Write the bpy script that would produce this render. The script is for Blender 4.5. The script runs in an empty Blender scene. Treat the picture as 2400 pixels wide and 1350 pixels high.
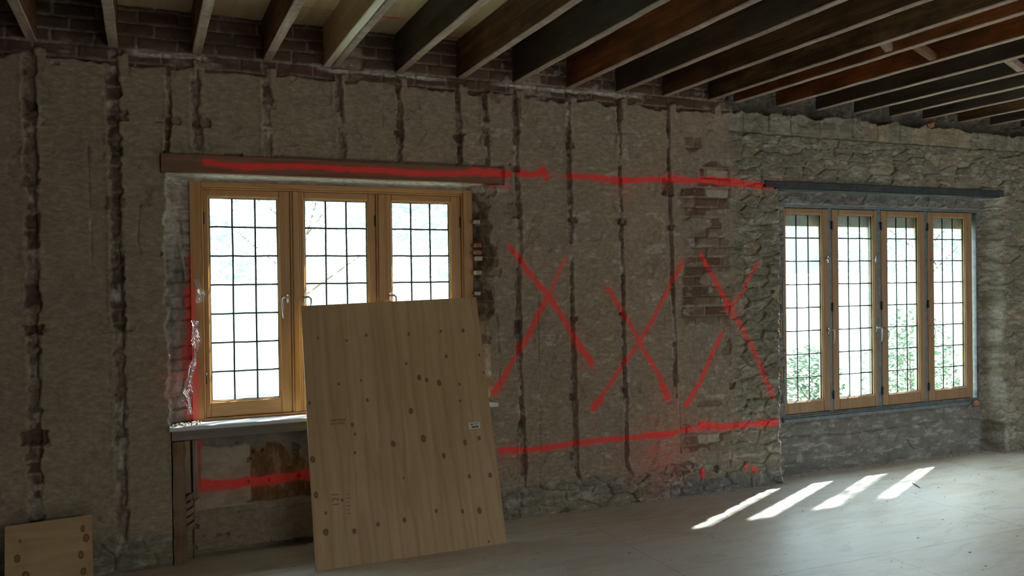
import bpy, bmesh, math, random
import numpy as np
from mathutils import Vector, Matrix

# ---------------------------------------------------------------- camera, sky, sun, fill lamps, exposure
SC = bpy.context.scene
COL = SC.collection
F_PX, YAW, PIT, ROL = 1979.0, math.radians(23.4), math.radians(-0.45), math.radians(-0.77)
EYE = Vector((0, 0, 1.6))
_f = Vector((math.sin(YAW) * math.cos(PIT), math.cos(YAW) * math.cos(PIT), math.sin(PIT)))
_r = Vector((math.cos(YAW), -math.sin(YAW), 0)); _u = _r.cross(_f)
_R = _r * math.cos(ROL) + _u * math.sin(ROL); _U = -_r * math.sin(ROL) + _u * math.cos(ROL)
cam_d = bpy.data.cameras.new('camera'); cam = bpy.data.objects.new('camera', cam_d); COL.objects.link(cam)
cam_d.sensor_width = 36; cam_d.lens = F_PX / 2400 * 36; cam_d.clip_start = 0.05; cam_d.clip_end = 300
cam.matrix_world = Matrix(((_R.x, _U.x, -_f.x, EYE.x), (_R.y, _U.y, -_f.y, EYE.y), (_R.z, _U.z, -_f.z, EYE.z), (0, 0, 0, 1)))
SC.camera = cam

SC.view_settings.view_transform = 'Standard'; SC.view_settings.look = 'None'
SC.view_settings.gamma = 1.0; SC.view_settings.exposure = 0.0; SC.view_settings.use_curve_mapping = False
try:
    SC.cycles.max_bounces = 8; SC.cycles.diffuse_bounces = 5; SC.cycles.transparent_max_bounces = 16
    SC.cycles.sample_clamp_indirect = 4.0; SC.cycles.use_denoising = True
except Exception: pass

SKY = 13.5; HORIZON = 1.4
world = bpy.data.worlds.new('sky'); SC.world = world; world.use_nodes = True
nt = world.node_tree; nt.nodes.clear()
wo = nt.nodes.new('ShaderNodeOutputWorld'); bg = nt.nodes.new('ShaderNodeBackground')
tcw = nt.nodes.new('ShaderNodeTexCoord'); nzw = nt.nodes.new('ShaderNodeTexNoise'); rw = nt.nodes.new('ShaderNodeValToRGB')
nzw.inputs['Scale'].default_value = 9.0; nzw.inputs['Detail'].default_value = 4
rw.color_ramp.elements[0].position = 0.35; rw.color_ramp.elements[0].color = (0.72, 0.90, 1.0, 1)
rw.color_ramp.elements[1].position = 0.62; rw.color_ramp.elements[1].color = (0.95, 1.0, 1.0, 1)
nt.links.new(tcw.outputs['Generated'], nzw.inputs['Vector']); nt.links.new(nzw.outputs['Fac'], rw.inputs['Fac'])
nt.links.new(rw.outputs['Color'], bg.inputs['Color'])
sxw = nt.nodes.new('ShaderNodeSeparateXYZ'); nt.links.new(tcw.outputs['Generated'], sxw.inputs[0])
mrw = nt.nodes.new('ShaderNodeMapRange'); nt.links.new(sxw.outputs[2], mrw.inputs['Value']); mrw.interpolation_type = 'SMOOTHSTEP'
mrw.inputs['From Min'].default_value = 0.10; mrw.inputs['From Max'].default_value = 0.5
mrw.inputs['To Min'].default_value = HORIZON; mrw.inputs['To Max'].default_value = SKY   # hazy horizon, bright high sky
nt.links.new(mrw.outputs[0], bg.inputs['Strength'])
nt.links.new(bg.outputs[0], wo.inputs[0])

def aim(o, d):
    o.rotation_euler = Vector(d).to_track_quat('-Z', 'Y').to_euler()
sun_d = bpy.data.lights.new('sun', 'SUN'); sun_d.energy = 22; sun_d.angle = math.radians(1.1); sun_d.color = (1.0, 0.97, 0.9)
sun = bpy.data.objects.new('sun', sun_d); COL.objects.link(sun); sun.location = (12, 14, 12)
aim(sun, (-0.885, -0.465, -0.885))

def area(name, loc, d, sx, sy, power, color, portal=False):
    l = bpy.data.lights.new(name, 'AREA'); l.shape = 'RECTANGLE'; l.size = sx; l.size_y = sy
    l.energy = power; l.color = color
    if portal: l.cycles.is_portal = True
    o = bpy.data.objects.new(name, l); COL.objects.link(o); o.location = loc
    o.rotation_euler = Vector(d).to_track_quat('-Z', 'Z').to_euler()
    return o
# fill lamps added at unseen openings behind the viewer and in the side wall
area('fill_rear_opening', (3.3, -3.15, 1.6), (0, 1, 0), 3.6, 1.5, 19, (1.0, 0.71, 0.48))
area('fill_side_opening', (8.72, 1.4, 1.5), (-1, 0, 0), 3.0, 1.5, 30, (0.86, 0.95, 1.0))
# sky portals for the two windows in view
area('portal_near_window', (1.12, 5.70, 1.5), (0, -1, 0), 1.75, 1.45, 1, (1, 1, 1), True)
area('portal_far_window', (5.83, 5.70, 1.33), (0, -1, 0), 2.25, 1.7, 1, (1, 1, 1), True)

# ---------------------------------------------------------------- helpers
YW = 5.2                      # inner face of the old wall
def ray(px, py):
    return _R * ((px - 1200) / F_PX) - _U * ((py - 675) / F_PX) + _f
def W(px, py, Y=YW):          # point of the plane y = Y, as (x, z)
    d = ray(px, py); t = Y / d.y
    return (d.x * t, EYE.z + d.z * t)
def WX(px, Y=YW, py=675): return W(px, py, Y)[0]
def FL(px, py, z=0.0):
    d = ray(px, py); t = (z - EYE.z) / d.z
    return (d.x * t, d.y * t)

def tag(o, label=None, cat=None, group=None, kind=None):
    if label: o['label'] = label
    if cat: o['category'] = cat
    if group: o['group'] = group
    if kind: o['kind'] = kind
    return o
def empty(name, loc=(0, 0, 0)):
    o = bpy.data.objects.new(name, None); COL.objects.link(o); o.location = loc; o.empty_display_size = 0.1
    return o
def link(name, me, mat=None, parent=None):
    o = bpy.data.objects.new(name, me); COL.objects.link(o)
    if mat:
        for m in (mat if isinstance(mat, (list, tuple)) else [mat]): me.materials.append(m)
    if parent is not None:
        o.parent = parent
        if parent.type == 'EMPTY': o.matrix_parent_inverse = Matrix.Translation(parent.location).inverted()
    return o
# parents sit unrotated: children are built in world coordinates and parented with the inverse
def np_mesh(name, V, Fq, smooth=True, attrs=None):
    me = bpy.data.meshes.new(name)
    V = np.asarray(V, np.float32); Fq = np.asarray(Fq, np.int32)
    k = Fq.shape[1]
    me.vertices.add(len(V)); me.vertices.foreach_set('co', V.ravel())
    me.loops.add(Fq.size); me.loops.foreach_set('vertex_index', Fq.ravel())
    me.polygons.add(len(Fq))
    me.polygons.foreach_set('loop_start', np.arange(len(Fq), dtype=np.int32) * k)
    try: me.polygons.foreach_set('loop_total', np.full(len(Fq), k, np.int32))
    except Exception: pass
    me.polygons.foreach_set('use_smooth', np.full(len(Fq), smooth, bool))
    for an, arr in (attrs or {}).items():
        a = me.attributes.new(an, 'FLOAT_COLOR', 'POINT')
        c = np.ones((len(V), 4), np.float32); c[:, :3] = arr
        a.data.foreach_set('color', c.ravel())
    me.update(calc_edges=True)
    return me

class MB:
    """collects shapes, links them as one mesh object"""
    def __init__(s): s.bm = bmesh.new()
    def box(s, x0, x1, y0, y1, z0, z1, bev=0.0, mi=0, seg=1):
        vs = [s.bm.verts.new(p) for p in ((x0,y0,z0),(x1,y0,z0),(x1,y1,z0),(x0,y1,z0),(x0,y0,z1),(x1,y0,z1),(x1,y1,z1),(x0,y1,z1))]
        fs = [s.bm.faces.new([vs[i] for i in q]) for q in ((0,3,2,1),(4,5,6,7),(0,1,5,4),(1,2,6,5),(2,3,7,6),(3,0,4,7))]
        for f in fs: f.material_index = mi
        if bev > 0:
            es = list({e for f in fs for e in f.edges})
            bmesh.ops.bevel(s.bm, geom=es, offset=bev, segments=seg, affect='EDGES', profile=0.5)
        return fs
    def hexa(s, P, mi=0):     # 8 points: bottom ring 0-3, top ring 4-7
        vs = [s.bm.verts.new(p) for p in P]
        for q in ((0,3,2,1),(4,5,6,7),(0,1,5,4),(1,2,6,5),(2,3,7,6),(3,0,4,7)):
            s.bm.faces.new([vs[i] for i in q]).material_index = mi
    def tube(s, pts, r, n=8, cap=True):
        pts = [Vector(p) for p in pts]; rings = []
        rr = r if isinstance(r, (list, tuple)) else [r] * len(pts)
        for i, p in enumerate(pts):
            t = (pts[min(i+1, len(pts)-1)] - pts[max(i-1, 0)]).normalized()
            a = t.orthogonal().normalized() if i == 0 else (a_prev - t * a_prev.dot(t)).normalized()
            a_prev = a; b = t.cross(a)
            rings.append([s.bm.verts.new(p + (a * math.cos(2*math.pi*k/n) + b * math.sin(2*math.pi*k/n)) * rr[i]) for k in range(n)])
        for i in range(len(rings) - 1):
            for k in range(n):
                f = s.bm.faces.new((rings[i][k], rings[i][(k+1) % n], rings[i+1][(k+1) % n], rings[i+1][k])); f.smooth = True
        if cap:
            s.bm.faces.new(rings[0][::-1]); s.bm.faces.new(rings[-1])
    def lump(s, c, r, seed, flat=1.0, sub=2):
        g = bmesh.ops.create_icosphere(s.bm, subdivisions=sub, radius=1)
        rnd = random.Random(seed)
        ax = [Vector((rnd.uniform(-1,1), rnd.uniform(-1,1), rnd.uniform(-1,1))).normalized() for _ in range(7)]
        cut = [rnd.uniform(.45, .8) for _ in ax]
        for v in g['verts']:
            p = v.co.copy()
            for a, k in zip(ax, cut):
                q = p.dot(a)
                if q > k: p -= a * (q - k)
            v.co = Vector((p.x * r[0], p.y * r[1], p.z * r[2] * flat)) + Vector(c)
    def build(s, name, mat, parent=None):
        bmesh.ops.recalc_face_normals(s.bm, faces=s.bm.faces)
        me = bpy.data.meshes.new(name); s.bm.to_mesh(me); s.bm.free()
        return link(name, me, mat, parent)

# ---- numpy noise
def _h(ix, iz, seed):
    n = (ix.astype(np.int64) * 374761393 + iz.astype(np.int64) * 668265263 + seed * 1442695041) & 0xFFFFFFFF
    n = ((n ^ (n >> 13)) * 1274126177) & 0xFFFFFFFF
    n = n ^ (n >> 16)
    return (n & 0xFFFFFF).astype(np.float64) / 0xFFFFFF
def vn(x, z, s, seed=0, sz=None):
    x = x / s; z = z / (sz or s); ix = np.floor(x); iz = np.floor(z); fx = x - ix; fz = z - iz
    fx = fx * fx * (3 - 2 * fx); fz = fz * fz * (3 - 2 * fz)
    a = _h(ix, iz, seed); b = _h(ix+1, iz, seed); c = _h(ix, iz+1, seed); d = _h(ix+1, iz+1, seed)
    return ((a*(1-fx)+b*fx)*(1-fz) + (c*(1-fx)+d*fx)*fz) * 2 - 1
def fbm(x, z, s, seed=0, o=4, sz=None):
    t = 0; a = 1; n = 0
    for k in range(o):
        t = t + a * vn(x, z, s / 2**k, seed + 17*k, (sz / 2**k) if sz else None); n += a; a *= .5
    return t / n * 1.4
def worley(x, z, sx, sz, seed=0):
    x = x / sx; z = z / sz; ix = np.floor(x); iz = np.floor(z)
    f1 = np.full(x.shape, 9.); f2 = np.full(x.shape, 9.); cid = np.zeros(x.shape)
    for dx in (-1, 0, 1):
        for dz in (-1, 0, 1):
            cx = ix + dx; cz = iz + dz
            px = cx + .12 + .76 * _h(cx, cz, seed); pz = cz + .12 + .76 * _h(cx, cz, seed + 5)
            d = np.hypot(x - px, z - pz); hid = _h(cx, cz, seed + 9)
            m = d < f1
            f2 = np.where(m, f1, np.minimum(f2, d)); cid = np.where(m, hid, cid); f1 = np.where(m, d, f1)
    return f1, f2, cid
def ss(a, b, t):
    t = np.clip((t - a) / (b - a), 0, 1); return t * t * (3 - 2 * t)
def pdist(x, z, pts):         # distance to polyline and parameter 0..1, only near it
    pts = np.array(pts); lo = pts.min(0) - .25; hi = pts.max(0) + .25
    D = np.full(x.shape, 9.); T = np.zeros(x.shape)
    m = (x > lo[0]) & (x < hi[0]) & (z > lo[1]) & (z < hi[1])
    if not m.any(): return D, T
    xx = x[m]; zz = z[m]; dd = np.full(xx.shape, 9.); tt = np.zeros(xx.shape)
    n = len(pts) - 1
    for i in range(n):
        a = pts[i]; b = pts[i+1]; ab = b - a
        t = np.clip(((xx-a[0])*ab[0] + (zz-a[1])*ab[1]) / (ab @ ab + 1e-12), 0, 1)
        d = np.hypot(xx - a[0] - t*ab[0], zz - a[1] - t*ab[1])
        k = d < dd; dd = np.where(k, d, dd); tt = np.where(k, (i + t) / n, tt)
    D[m] = dd; T[m] = tt
    return D, T

# ---------------------------------------------------------------- spray paint: strokes as drawn on the wall
PX = 1 / 382.0                # metres per photo pixel at the wall, roughly
STROKES = [  # points, width px, strength
    ([(482,380),(520,386),(580,391),(640,389),(720,390),(800,396),(880,398),(960,405),(1040,407),(1110,405),(1190,408)], 13, 1.0),
    ([(1110,402),(1150,405),(1192,408)], 17, 1.0),
    ([(1215,405),(1250,409),(1275,405)], 15, 1.0), ([(1270,400),(1277,402)], 19, 1.0), ([(1276,414),(1282,416)], 12, .9),
    ([(1285,410),(1335,414)], 7, .35),
    ([(1335,411),(1400,417),(1450,422),(1550,420),(1600,422),(1640,424),(1700,428),(1790,433),(1880,434)], 14, 1.0),
    ([(1438,423),(1460,424)], 20, 1.0), ([(1640,420),(1730,425)], 17, 1.), ([(1770,434),(1830,434)], 19, 1.0), ([(1560,414),(1600,418)], 15, .8),
    ([(1195,578),(1212,600)], 12, .8),
    ([(1208,592),(1240,640),(1285,690),(1320,745),(1350,795),(1385,850)], 14, .9), ([(1350,800),(1383,848)], 17, .9),
    ([(1325,605),(1290,685),(1268,735)], 12, .55), ([(1283,695),(1240,785),(1200,850),(1162,918)], 14, .85), ([(1180,885),(1160,918)], 17, .9),
    ([(1422,676),(1465,740),(1510,820),(1545,880),(1565,932)], 12, .85), ([(1555,905),(1564,932)], 20, .95),
    ([(1600,615),(1583,650),(1530,750),(1500,800),(1450,870),(1392,952)], 11, .8), ([(1408,935),(1390,958)], 20, .9), ([(1598,610),(1585,650)], 22, .35),
    ([(1646,598),(1680,665),(1712,722)], 12, .9), ([(1712,722),(1750,785),(1782,855),(1815,930)], 15, .65),
    ([(1775,618),(1742,680),(1712,722)], 11, .65), ([(1690,785),(1664,845),(1640,900),(1612,945)], 12, .9), ([(1625,925),(1608,948)], 17, .9),
    ([(1705,715),(1720,735)], 26, .55),
    ([(1174,1056),(1210,1056)], 18, 1.), ([(1172,1057),(1240,1055),(1320,1043),(1400,1033),(1500,1024),(1560,1018),(1620,1003)], 13, .95),
    ([(1510,1022),(1575,1016)], 18, 1.), ([(1560,1018),(1600,1008),(1650,1004)], 12, .8),
    ([(1645,997),(1700,1000),(1760,994),(1824,990)], 17, 1.0), ([(1643,996),(1660,998)], 22, 1.0),
    ([(1646,1100),(1649,1116)], 13, .9), ([(1750,1092),(1753,1099)], 11, .9), ([(1768,1098),(1773,1106)], 10, .9),
    ([(1182,437),(1190,438)], 13, .45), ([(1152,437),(1156,438)], 12, .45),
    ([(470,1141),(560,1139),(640,1130),(730,1118),(800,1110)], 22, 1.0), ([(470,1150),(560,1143)], 18, .8),
    ([(467,1040),(467,1145)], 7, .6), ([(460,1012),(480,1014)], 20, .8), ([(462,1020),(466,1050)], 12, .8),
    ([(446,600),(447,680)], 12, .5), ([(447,680),(449,760),(455,975)], 20, .85), ([(432,800),(440,980)], 12, .5),
]
STROKES = [([W(*p) for p in pts], w * PX, s) for pts, w, s in STROKES]
HAZE = [((1545,1060), 95, .33), ((1600,1000), 60, .25), ((1560,940), 60, .15), ((1190,1075), 40, .2), ((1230,1060), 40, .12), ((1460,440), 40, .15),
        ((440,900), 60, .3), ((1380,850), 25, .3), ((1500,790), 30, .15)]
def paint_mask(x, z):
    m = np.zeros(x.shape)
    wob = fbm(x, z, .05, 91, 3)
    for pts, w, s in STROKES:
        D, T = pdist(x, z, pts)
        ww = w * .5 * (1 + .35 * wob)
        k = s * (1 - ss(ww * .65, ww * 1.35 + .004, D))
        hz = .16 * s * np.exp(-(D / (w * 1.1))**2)
        m = np.maximum(m, np.maximum(k, hz))
    spot = ss(-.9, -.2, fbm(x, z, .02, 77, 2) + .2)
    m = m * (.75 + .25 * spot)
    for p, r, s in HAZE:
        c = W(*p); r = r * PX
        m = np.maximum(m, s * np.exp(-((x-c[0])**2 + (z-c[1])**2) / r**2) * (.7 + .4 * fbm(x, z, .06, 33, 3)))
    return np.clip(m, 0, 1)

# ---------------------------------------------------------------- materials
class NT:
    def __init__(s, name):
        s.m = bpy.data.materials.new(name); s.m.use_nodes = True; s.t = s.m.node_tree
        s.b = next(n for n in s.t.nodes if n.type == 'BSDF_PRINCIPLED')
        s.out = next(n for n in s.t.nodes if n.type == 'OUTPUT_MATERIAL')
        s.co = s.t.nodes.new('ShaderNodeTexCoord').outputs['Object']
    def n(s, t, **k):
        o = s.t.nodes.new(t)
        for a, v in k.items():
            if a in o.inputs: s.set(o.inputs[a], v)
            else: setattr(o, a, v)
        return o
    def set(s, i, v):
        if isinstance(v, bpy.types.NodeSocket): s.t.links.new(v, i)
        else:
            if i.type == 'RGBA' and len(v) == 3: v = (*v, 1)
            i.default_value = v
    def map(s, sc=(1,1,1), rot=(0,0,0), src=None):
        o = s.n('ShaderNodeMapping'); s.t.links.new(src or s.co, o.inputs['Vector']); o.inputs['Scale'].default_value = sc
        o.inputs['Rotation'].default_value = rot; return o.outputs[0]
    def noise(s, scale, detail=4, rough=.55, vec=None, dist=0):
        o = s.n('ShaderNodeTexNoise', Scale=scale, Detail=detail, Roughness=rough, Distortion=dist)
        s.t.links.new(vec or s.co, o.inputs['Vector']); return o.outputs['Fac']
    def ramp(s, f, stops):
        o = s.n('ShaderNodeValToRGB'); cr = o.color_ramp
        while len(cr.elements) < len(stops): cr.elements.new(.5)
        for e, (p, c) in zip(cr.elements, stops):
            e.position = p; e.color = (*c, 1) if len(c) == 3 else c
        s.t.links.new(f, o.inputs['Fac']); return o.outputs['Color']
    def mix(s, f, a, b, mode='MIX'):
        o = s.t.nodes.new('ShaderNodeMix'); o.data_type = 'RGBA'; o.blend_type = mode
        s.set(o.inputs[0], f); s.set(o.inputs[6], a); s.set(o.inputs[7], b); return o.outputs[2]
    def math(s, op, a, b=0.0, c=None):
        o = s.t.nodes.new('ShaderNodeMath'); o.operation = op; s.set(o.inputs[0], a); s.set(o.inputs[1], b)
        if c is not None: s.set(o.inputs[2], c)
        return o.outputs[0]
    def bump(s, h, strength=.3, dist=.01, normal=None):
        o = s.n('ShaderNodeBump', Strength=strength, Distance=dist); s.t.links.new(h, o.inputs['Height'])
        if normal: s.t.links.new(normal, o.inputs['Normal'])
        return o.outputs[0]
    def fin(s, col, rough=.8, normal=None, spec=.3, metal=0):
        s.set(s.b.inputs['Base Color'], col); s.set(s.b.inputs['Roughness'], rough)
        s.b.inputs['Specular IOR Level'].default_value = spec; s.b.inputs['Metallic'].default_value = metal
        if normal: s.t.links.new(normal, s.b.inputs['Normal'])
        return s.m
    def attr(s, name):
        o = s.n('ShaderNodeAttribute', attribute_name=name)
        q = s.n('ShaderNodeSeparateColor'); s.t.links.new(o.outputs['Color'], q.inputs[0]); return q.outputs

PAINT = (0.95, 0.085, 0.08)
def wall_material():
    n = NT('old_masonry')
    brick, paint, stone = n.attr('masks')[:3]
    rid, white, stain = n.attr('tones')[:3]
    pink, mortar, grey = n.attr('extra')[:3]
    a = n.noise(1.3, 5, .6); b = n.noise(9, 6, .65, n.map((1, 1, 1.6))); c = n.noise(45, 6, .7, n.map((.5, 1, 1)))
    f = n.noise(140, 4, .7)
    plaster = n.ramp(b, [(.25, (.22, .165, .115)), (.5, (.32, .25, .18)), (.75, (.41, .335, .25))])
    plaster = n.mix(n.math('MULTIPLY', n.ramp(a, [(.42, (0,0,0)), (.62, (1,1,1))]), .55), plaster, (.25, .24, .18))
    pk = n.noise(2.2, 3, .6, n.map((1,1,.7), (0,0,0)))
    plaster = n.mix(n.math('MULTIPLY', n.ramp(pk, [(.55, (0,0,0)), (.72, (1,1,1))]), .5), plaster, (.33, .235, .19))
    plaster = n.mix(.44, plaster, n.ramp(c, [(.32, (.15, .115, .08)), (.5, (.32, .262, .195)), (.66, (.52, .46, .375))]))
    stre = n.noise(7, 6, .75, n.map((.35, 1, 2.2)))
    plaster = n.mix(n.math('MULTIPLY', n.ramp(stre, [(.60, (0,0,0)), (.68, (1,1,1))]), .22), plaster, (.50, .45, .37))
    plaster = n.mix(n.math('MULTIPLY', n.ramp(stre, [(.30, (1,1,1)), (.38, (0,0,0))]), .25), plaster, (.14, .11, .08))
    mort = n.ramp(n.noise(30, 5, .7), [(.3, (.16, .125, .095)), (.55, (.30, .25, .2)), (.75, (.50, .45, .38))])
    bc = n.ramp(rid, [(0, (.10, .062, .05)), (.25, (.15, .088, .066)), (.5, (.21, .135, .098)), (.68, (.29, .22, .155)), (.85, (.27, .225, .17)), (1, (.50, .46, .38))])
    bc = n.mix(.5, bc, n.mix(c, (.10, .07, .05), bc, 'MIX'))
    st = n.ramp(rid, [(0, (.13, .12, .095)), (.3, (.215, .19, .14)), (.55, (.18, .182, .138)), (.75, (.27, .235, .175)), (.9, (.31, .23, .13)), (1, (.40, .37, .30))])
    st = n.mix(.42, st, n.ramp(n.noise(22, 6, .7, n.map((.6, 1, 1.3))), [(.3, (.10, .095, .08)), (.5, (.25, .235, .19)), (.68, (.50, .47, .40))]))
    col = n.mix(mortar, plaster, mort)
    col = n.mix(stone, col, st)
    col = n.mix(brick, col, bc)
    pinkc = n.ramp(b, [(.3, (.34, .27, .21)), (.55, (.47, .39, .32)), (.75, (.55, .48, .41))])
    col = n.mix(pink, col, pinkc)
    stc = n.ramp(n.noise(14, 5, .7, n.map((1, 1, .4))), [(.3, (.09, .045, .022)), (.5, (.19, .105, .05)), (.66, (.38, .27, .17))])
    col = n.mix(stain, col, stc)
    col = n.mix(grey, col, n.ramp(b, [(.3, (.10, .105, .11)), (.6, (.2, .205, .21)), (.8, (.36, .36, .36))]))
    wn = n.math('MULTIPLY', white, n.ramp(c, [(.35, (.2,.2,.2)), (.6, (1,1,1))]))
    col = n.mix(wn, col, (.68, .66, .60))
    # fine flecks of lime and pits
    col = n.mix(n.math('MULTIPLY', n.ramp(f, [(.64, (0,0,0)), (.72, (1,1,1))]), .35), col, (.62, .58, .5))
    pm = n.math('MULTIPLY', paint, n.ramp(c, [(.22, (.55,.55,.55)), (.5, (1,1,1))]))
    col = n.mix(pm, col, PAINT)
    h = n.math('ADD', n.math('MULTIPLY', c, .6), n.math('MULTIPLY', f, .35))
    nrm = n.bump(h, .48, .008)
    nrm = n.bump(b, .35, .014, nrm)
    return n.fin(col, .92, nrm, .15)
M = {}
M['wall'] = wall_material()

def wood(name, dark, mid, light, axis='x', gs=1.0, rough=.7, bump=.25, spec=.25, stain=None, stain_amt=0, paint=False, dust=0):
    n = NT(name)
    sc = {'x': (.6, 12, 12), 'y': (12, .6, 12), 'z': (12, 12, .6)}[axis]
    v = n.map(tuple(k * gs for k in sc))
    g = n.noise(3, 6, .65, v, .6); g2 = n.noise(14, 4, .6, v)
    c = n.ramp(g, [(.28, dark), (.5, mid), (.72, light)])
    c = n.mix(.25, c, n.ramp(g2, [(.3, dark), (.7, light)]))
    if stain:
        s = n.noise(2.2, 5, .65, n.map((1, .8, 2)))
        c = n.mix(n.math('MULTIPLY', n.ramp(s, [(.42, (0,0,0)), (.6, (1,1,1))]), stain_amt), c, stain)
    if dust:
        s = n.noise(18, 5, .7)
        c = n.mix(n.math('MULTIPLY', n.ramp(s, [(.4, (0,0,0)), (.65, (1,1,1))]), dust), c, (.50, .45, .40))
    if paint:
        c = n.mix(n.attr('masks')[1], c, PAINT)
    return n.fin(c, rough, n.bump(g2, bump, .004), spec)
M['sash'] = wood('varnished_pine', (.36, .17, .05), (.52, .275, .09), (.62, .36, .14), 'z', .8, .38, .08, .5)
M['sash_h'] = wood('varnished_pine_rail', (.36, .17, .05), (.52, .275, .09), (.62, .36, .14), 'x', .8, .38, .08, .5)
M['sash2'] = wood('faded_pine', (.24, .135, .065), (.34, .20, .10), (.43, .27, .15), 'z', .8, .5, .1, .4)
M['frame_paint'] = wood('frame_pine', (.34, .16, .05), (.49, .25, .085), (.58, .33, .13), 'z', .8, .4, .08, .5, paint=True)
M['lintel'] = wood('lintel_timber', (.14, .075, .045), (.22, .125, .08), (.30, .185, .125), 'x', 1, .8, .4, .15, paint=True)
M['old_dark'] = wood('joist_dark', (.035, .024, .017), (.085, .058, .04), (.16, .12, .085), 'y', .5, .8, .4, .15, (.11, .10, .085), .6)
M['old_brown'] = wood('joist_brown', (.07, .032, .016), (.19, .09, .042), (.30, .165, .09), 'y', .5, .75, .4, .2, (.05, .035, .025), .7)
M['old_orange'] = wood('joist_orange', (.12, .035, .012), (.36, .115, .034), (.50, .19, .065), 'y', .4, .6, .3, .3, (.10, .045, .02), .8)
M['old_patch'] = wood('joist_patch', (.09, .05, .02), (.25, .155, .07), (.36, .24, .13), 'y', .4, .7, .3, .2, (.045, .028, .018), .8)
M['edge'] = wood('joist_edge', (.20, .13, .10), (.40, .285, .23), (.60, .46, .39), 'y', .8, .9, .4, .1, (.16, .12, .10), .5, dust=.5)
M['new_side'] = wood('new_joist', (.40, .26, .13), (.52, .37, .21), (.62, .48, .31), 'y', .4, .6, .2, .3)
M['new_edge'] = wood('new_joist_edge', (.55, .45, .33), (.68, .60, .48), (.78, .72, .6), 'y', .5, .6, .2, .3)
M['stud'] = wood('old_stud', (.10, .05, .025), (.20, .105, .055), (.31, .19, .11), 'z', .8, .85, .6, .1, (.28, .23, .18), .5)
M['lath'] = wood('lath_wood', (.2, .15, .11), (.33, .25, .19), (.45, .36, .29), 'z', 1, .85, .4, .1, (.18, .14, .11), .5)
M['sill'] = wood('sill_white', (.50, .50, .54), (.62, .62, .66), (.70, .70, .74), 'x', 1, .45, .1, .5)
M['apron'] = wood('apron_board', (.15, .13, .115), (.23, .20, .175), (.31, .28, .25), 'x', 1, .8, .3, .2)

def plywood(name, knots, tone=1.0, axis='z', marks=None):
    n = NT(name)
    v = n.map((7, 7, .55) if axis == 'z' else (.55, 7, 7) if axis == 'x' else (7, .55, 7))
    g = n.noise(1.6, 6, .6, v, 1.6); g2 = n.noise(9, 5, .6, v)
    t = tone
    c = n.ramp(g, [(.3, (.36*t, .235*t, .125*t)), (.5, (.48*t, .335*t, .19*t)), (.7, (.56*t, .42*t, .26*t))])
    c = n.mix(.12, c, n.ramp(g2, [(.35, (.33*t, .2*t, .1*t)), (.65, (.6*t, .47*t, .3*t))]))
    c = n.mix(.45, c, n.ramp(n.noise(1.7, 4, .6), [(.35, (.46*t, .315*t, .165*t)), (.65, (.54*t, .395*t, .235*t))]))
    # cathedral figure
    w = n.n('ShaderNodeTexWave', Scale=2.2, Distortion=7.0, Detail=3.0); w.inputs['Detail Scale'].default_value = .8
    n.t.links.new(n.map((1.6, 1.6, .35) if axis == 'z' else (.35, 1.6, 1.6)), w.inputs['Vector'])
    c = n.mix(n.math('MULTIPLY', n.ramp(w.outputs['Fac'], [(.0, (1,1,1)), (.22, (0,0,0))]), .22), c, (.30*t, .165*t, .07*t))
    # knots placed one by one: (a, b, radius) in the two board axes
    if knots:
        total = None
        sx = n.n('ShaderNodeSeparateXYZ'); n.t.links.new(n.co, sx.inputs[0])
        A = sx.outputs[0]; B = sx.outputs[2]
        wob = n.math('MULTIPLY', n.math('SUBTRACT', n.noise(30, 2), .5), .012)
        for a, b, r in knots:
            dx = n.math('SUBTRACT', A, a); dz = n.math('MULTIPLY', n.math('SUBTRACT', B, b), .72)
            d = n.math('ADD', n.math('SQRT', n.math('ADD', n.math('MULTIPLY', dx, dx), n.math('MULTIPLY', dz, dz))), wob)
            k = n.math('DIVIDE', d, r)
            total = k if total is None else n.math('MINIMUM', total, k)
        kc = n.ramp(n.math('MULTIPLY', total, .4), [(0, (.16, .08, .035)), (.2, (.30, .17, .075)), (.36, (.09, .04, .018)), (.42, (.26, .15, .07)), (.6, (.45, .31, .17))])
        fac = n.ramp(n.math('MULTIPLY', total, .4), [(.42, (1,1,1)), (.8, (0,0,0))])
        c = n.mix(fac, c, kc)
    return n.fin(c, .62, n.bump(g2, .15, .003), .3)

def plain(name, col, rough=.6, metal=0, spec=.4, var=.15, bump=.1, scale=40):
    n = NT(name); g = n.noise(scale, 4, .6)
    lo = tuple(k * (1 - var) for k in col); hi = tuple(min(1, k * (1 + var)) for k in col)
    return n.fin(n.ramp(g, [(.3, lo), (.7, hi)]), rough, n.bump(g, bump, .003), spec, metal)
M['lead'] = plain('lead_came', (.045, .06, .065), .5, .3, .4)
M['steel'] = plain('painted_steel', (.045, .055, .06), .6, .2, .4, .4, .4, 20)
M['zinc'] = plain('grey_metal_frame', (.15, .18, .19), .5, .3, .4, .3, .2, 25)
M['handle'] = plain('handle_metal', (.45, .43, .42), .3, .9, .5)
M['hinge'] = plain('hinge_metal', (.08, .075, .07), .5, .6, .4)
M['stone_out'] = plain('dressed_stone', (.55, .52, .45), .85, 0, .2, .15, .5, 20)
M['brick_loose'] = plain('broken_brick', (.34, .16, .10), .9, 0, .1, .35, .8, 30)
M['brick_pale'] = plain('pale_broken_brick', (.52, .42, .34), .9, 0, .1, .25, .8, 30)
M['rubble'] = plain('mortar_rubble', (.42, .36, .29), .95, 0, .1, .35, .8, 40)
M['wire'] = plain('galvanised_wire', (.5, .5, .5), .4, .6, .5)
M['leaf'] = plain('leaf', (.085, .13, .075), .6, 0, .3, .5, 0, 3)
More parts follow.
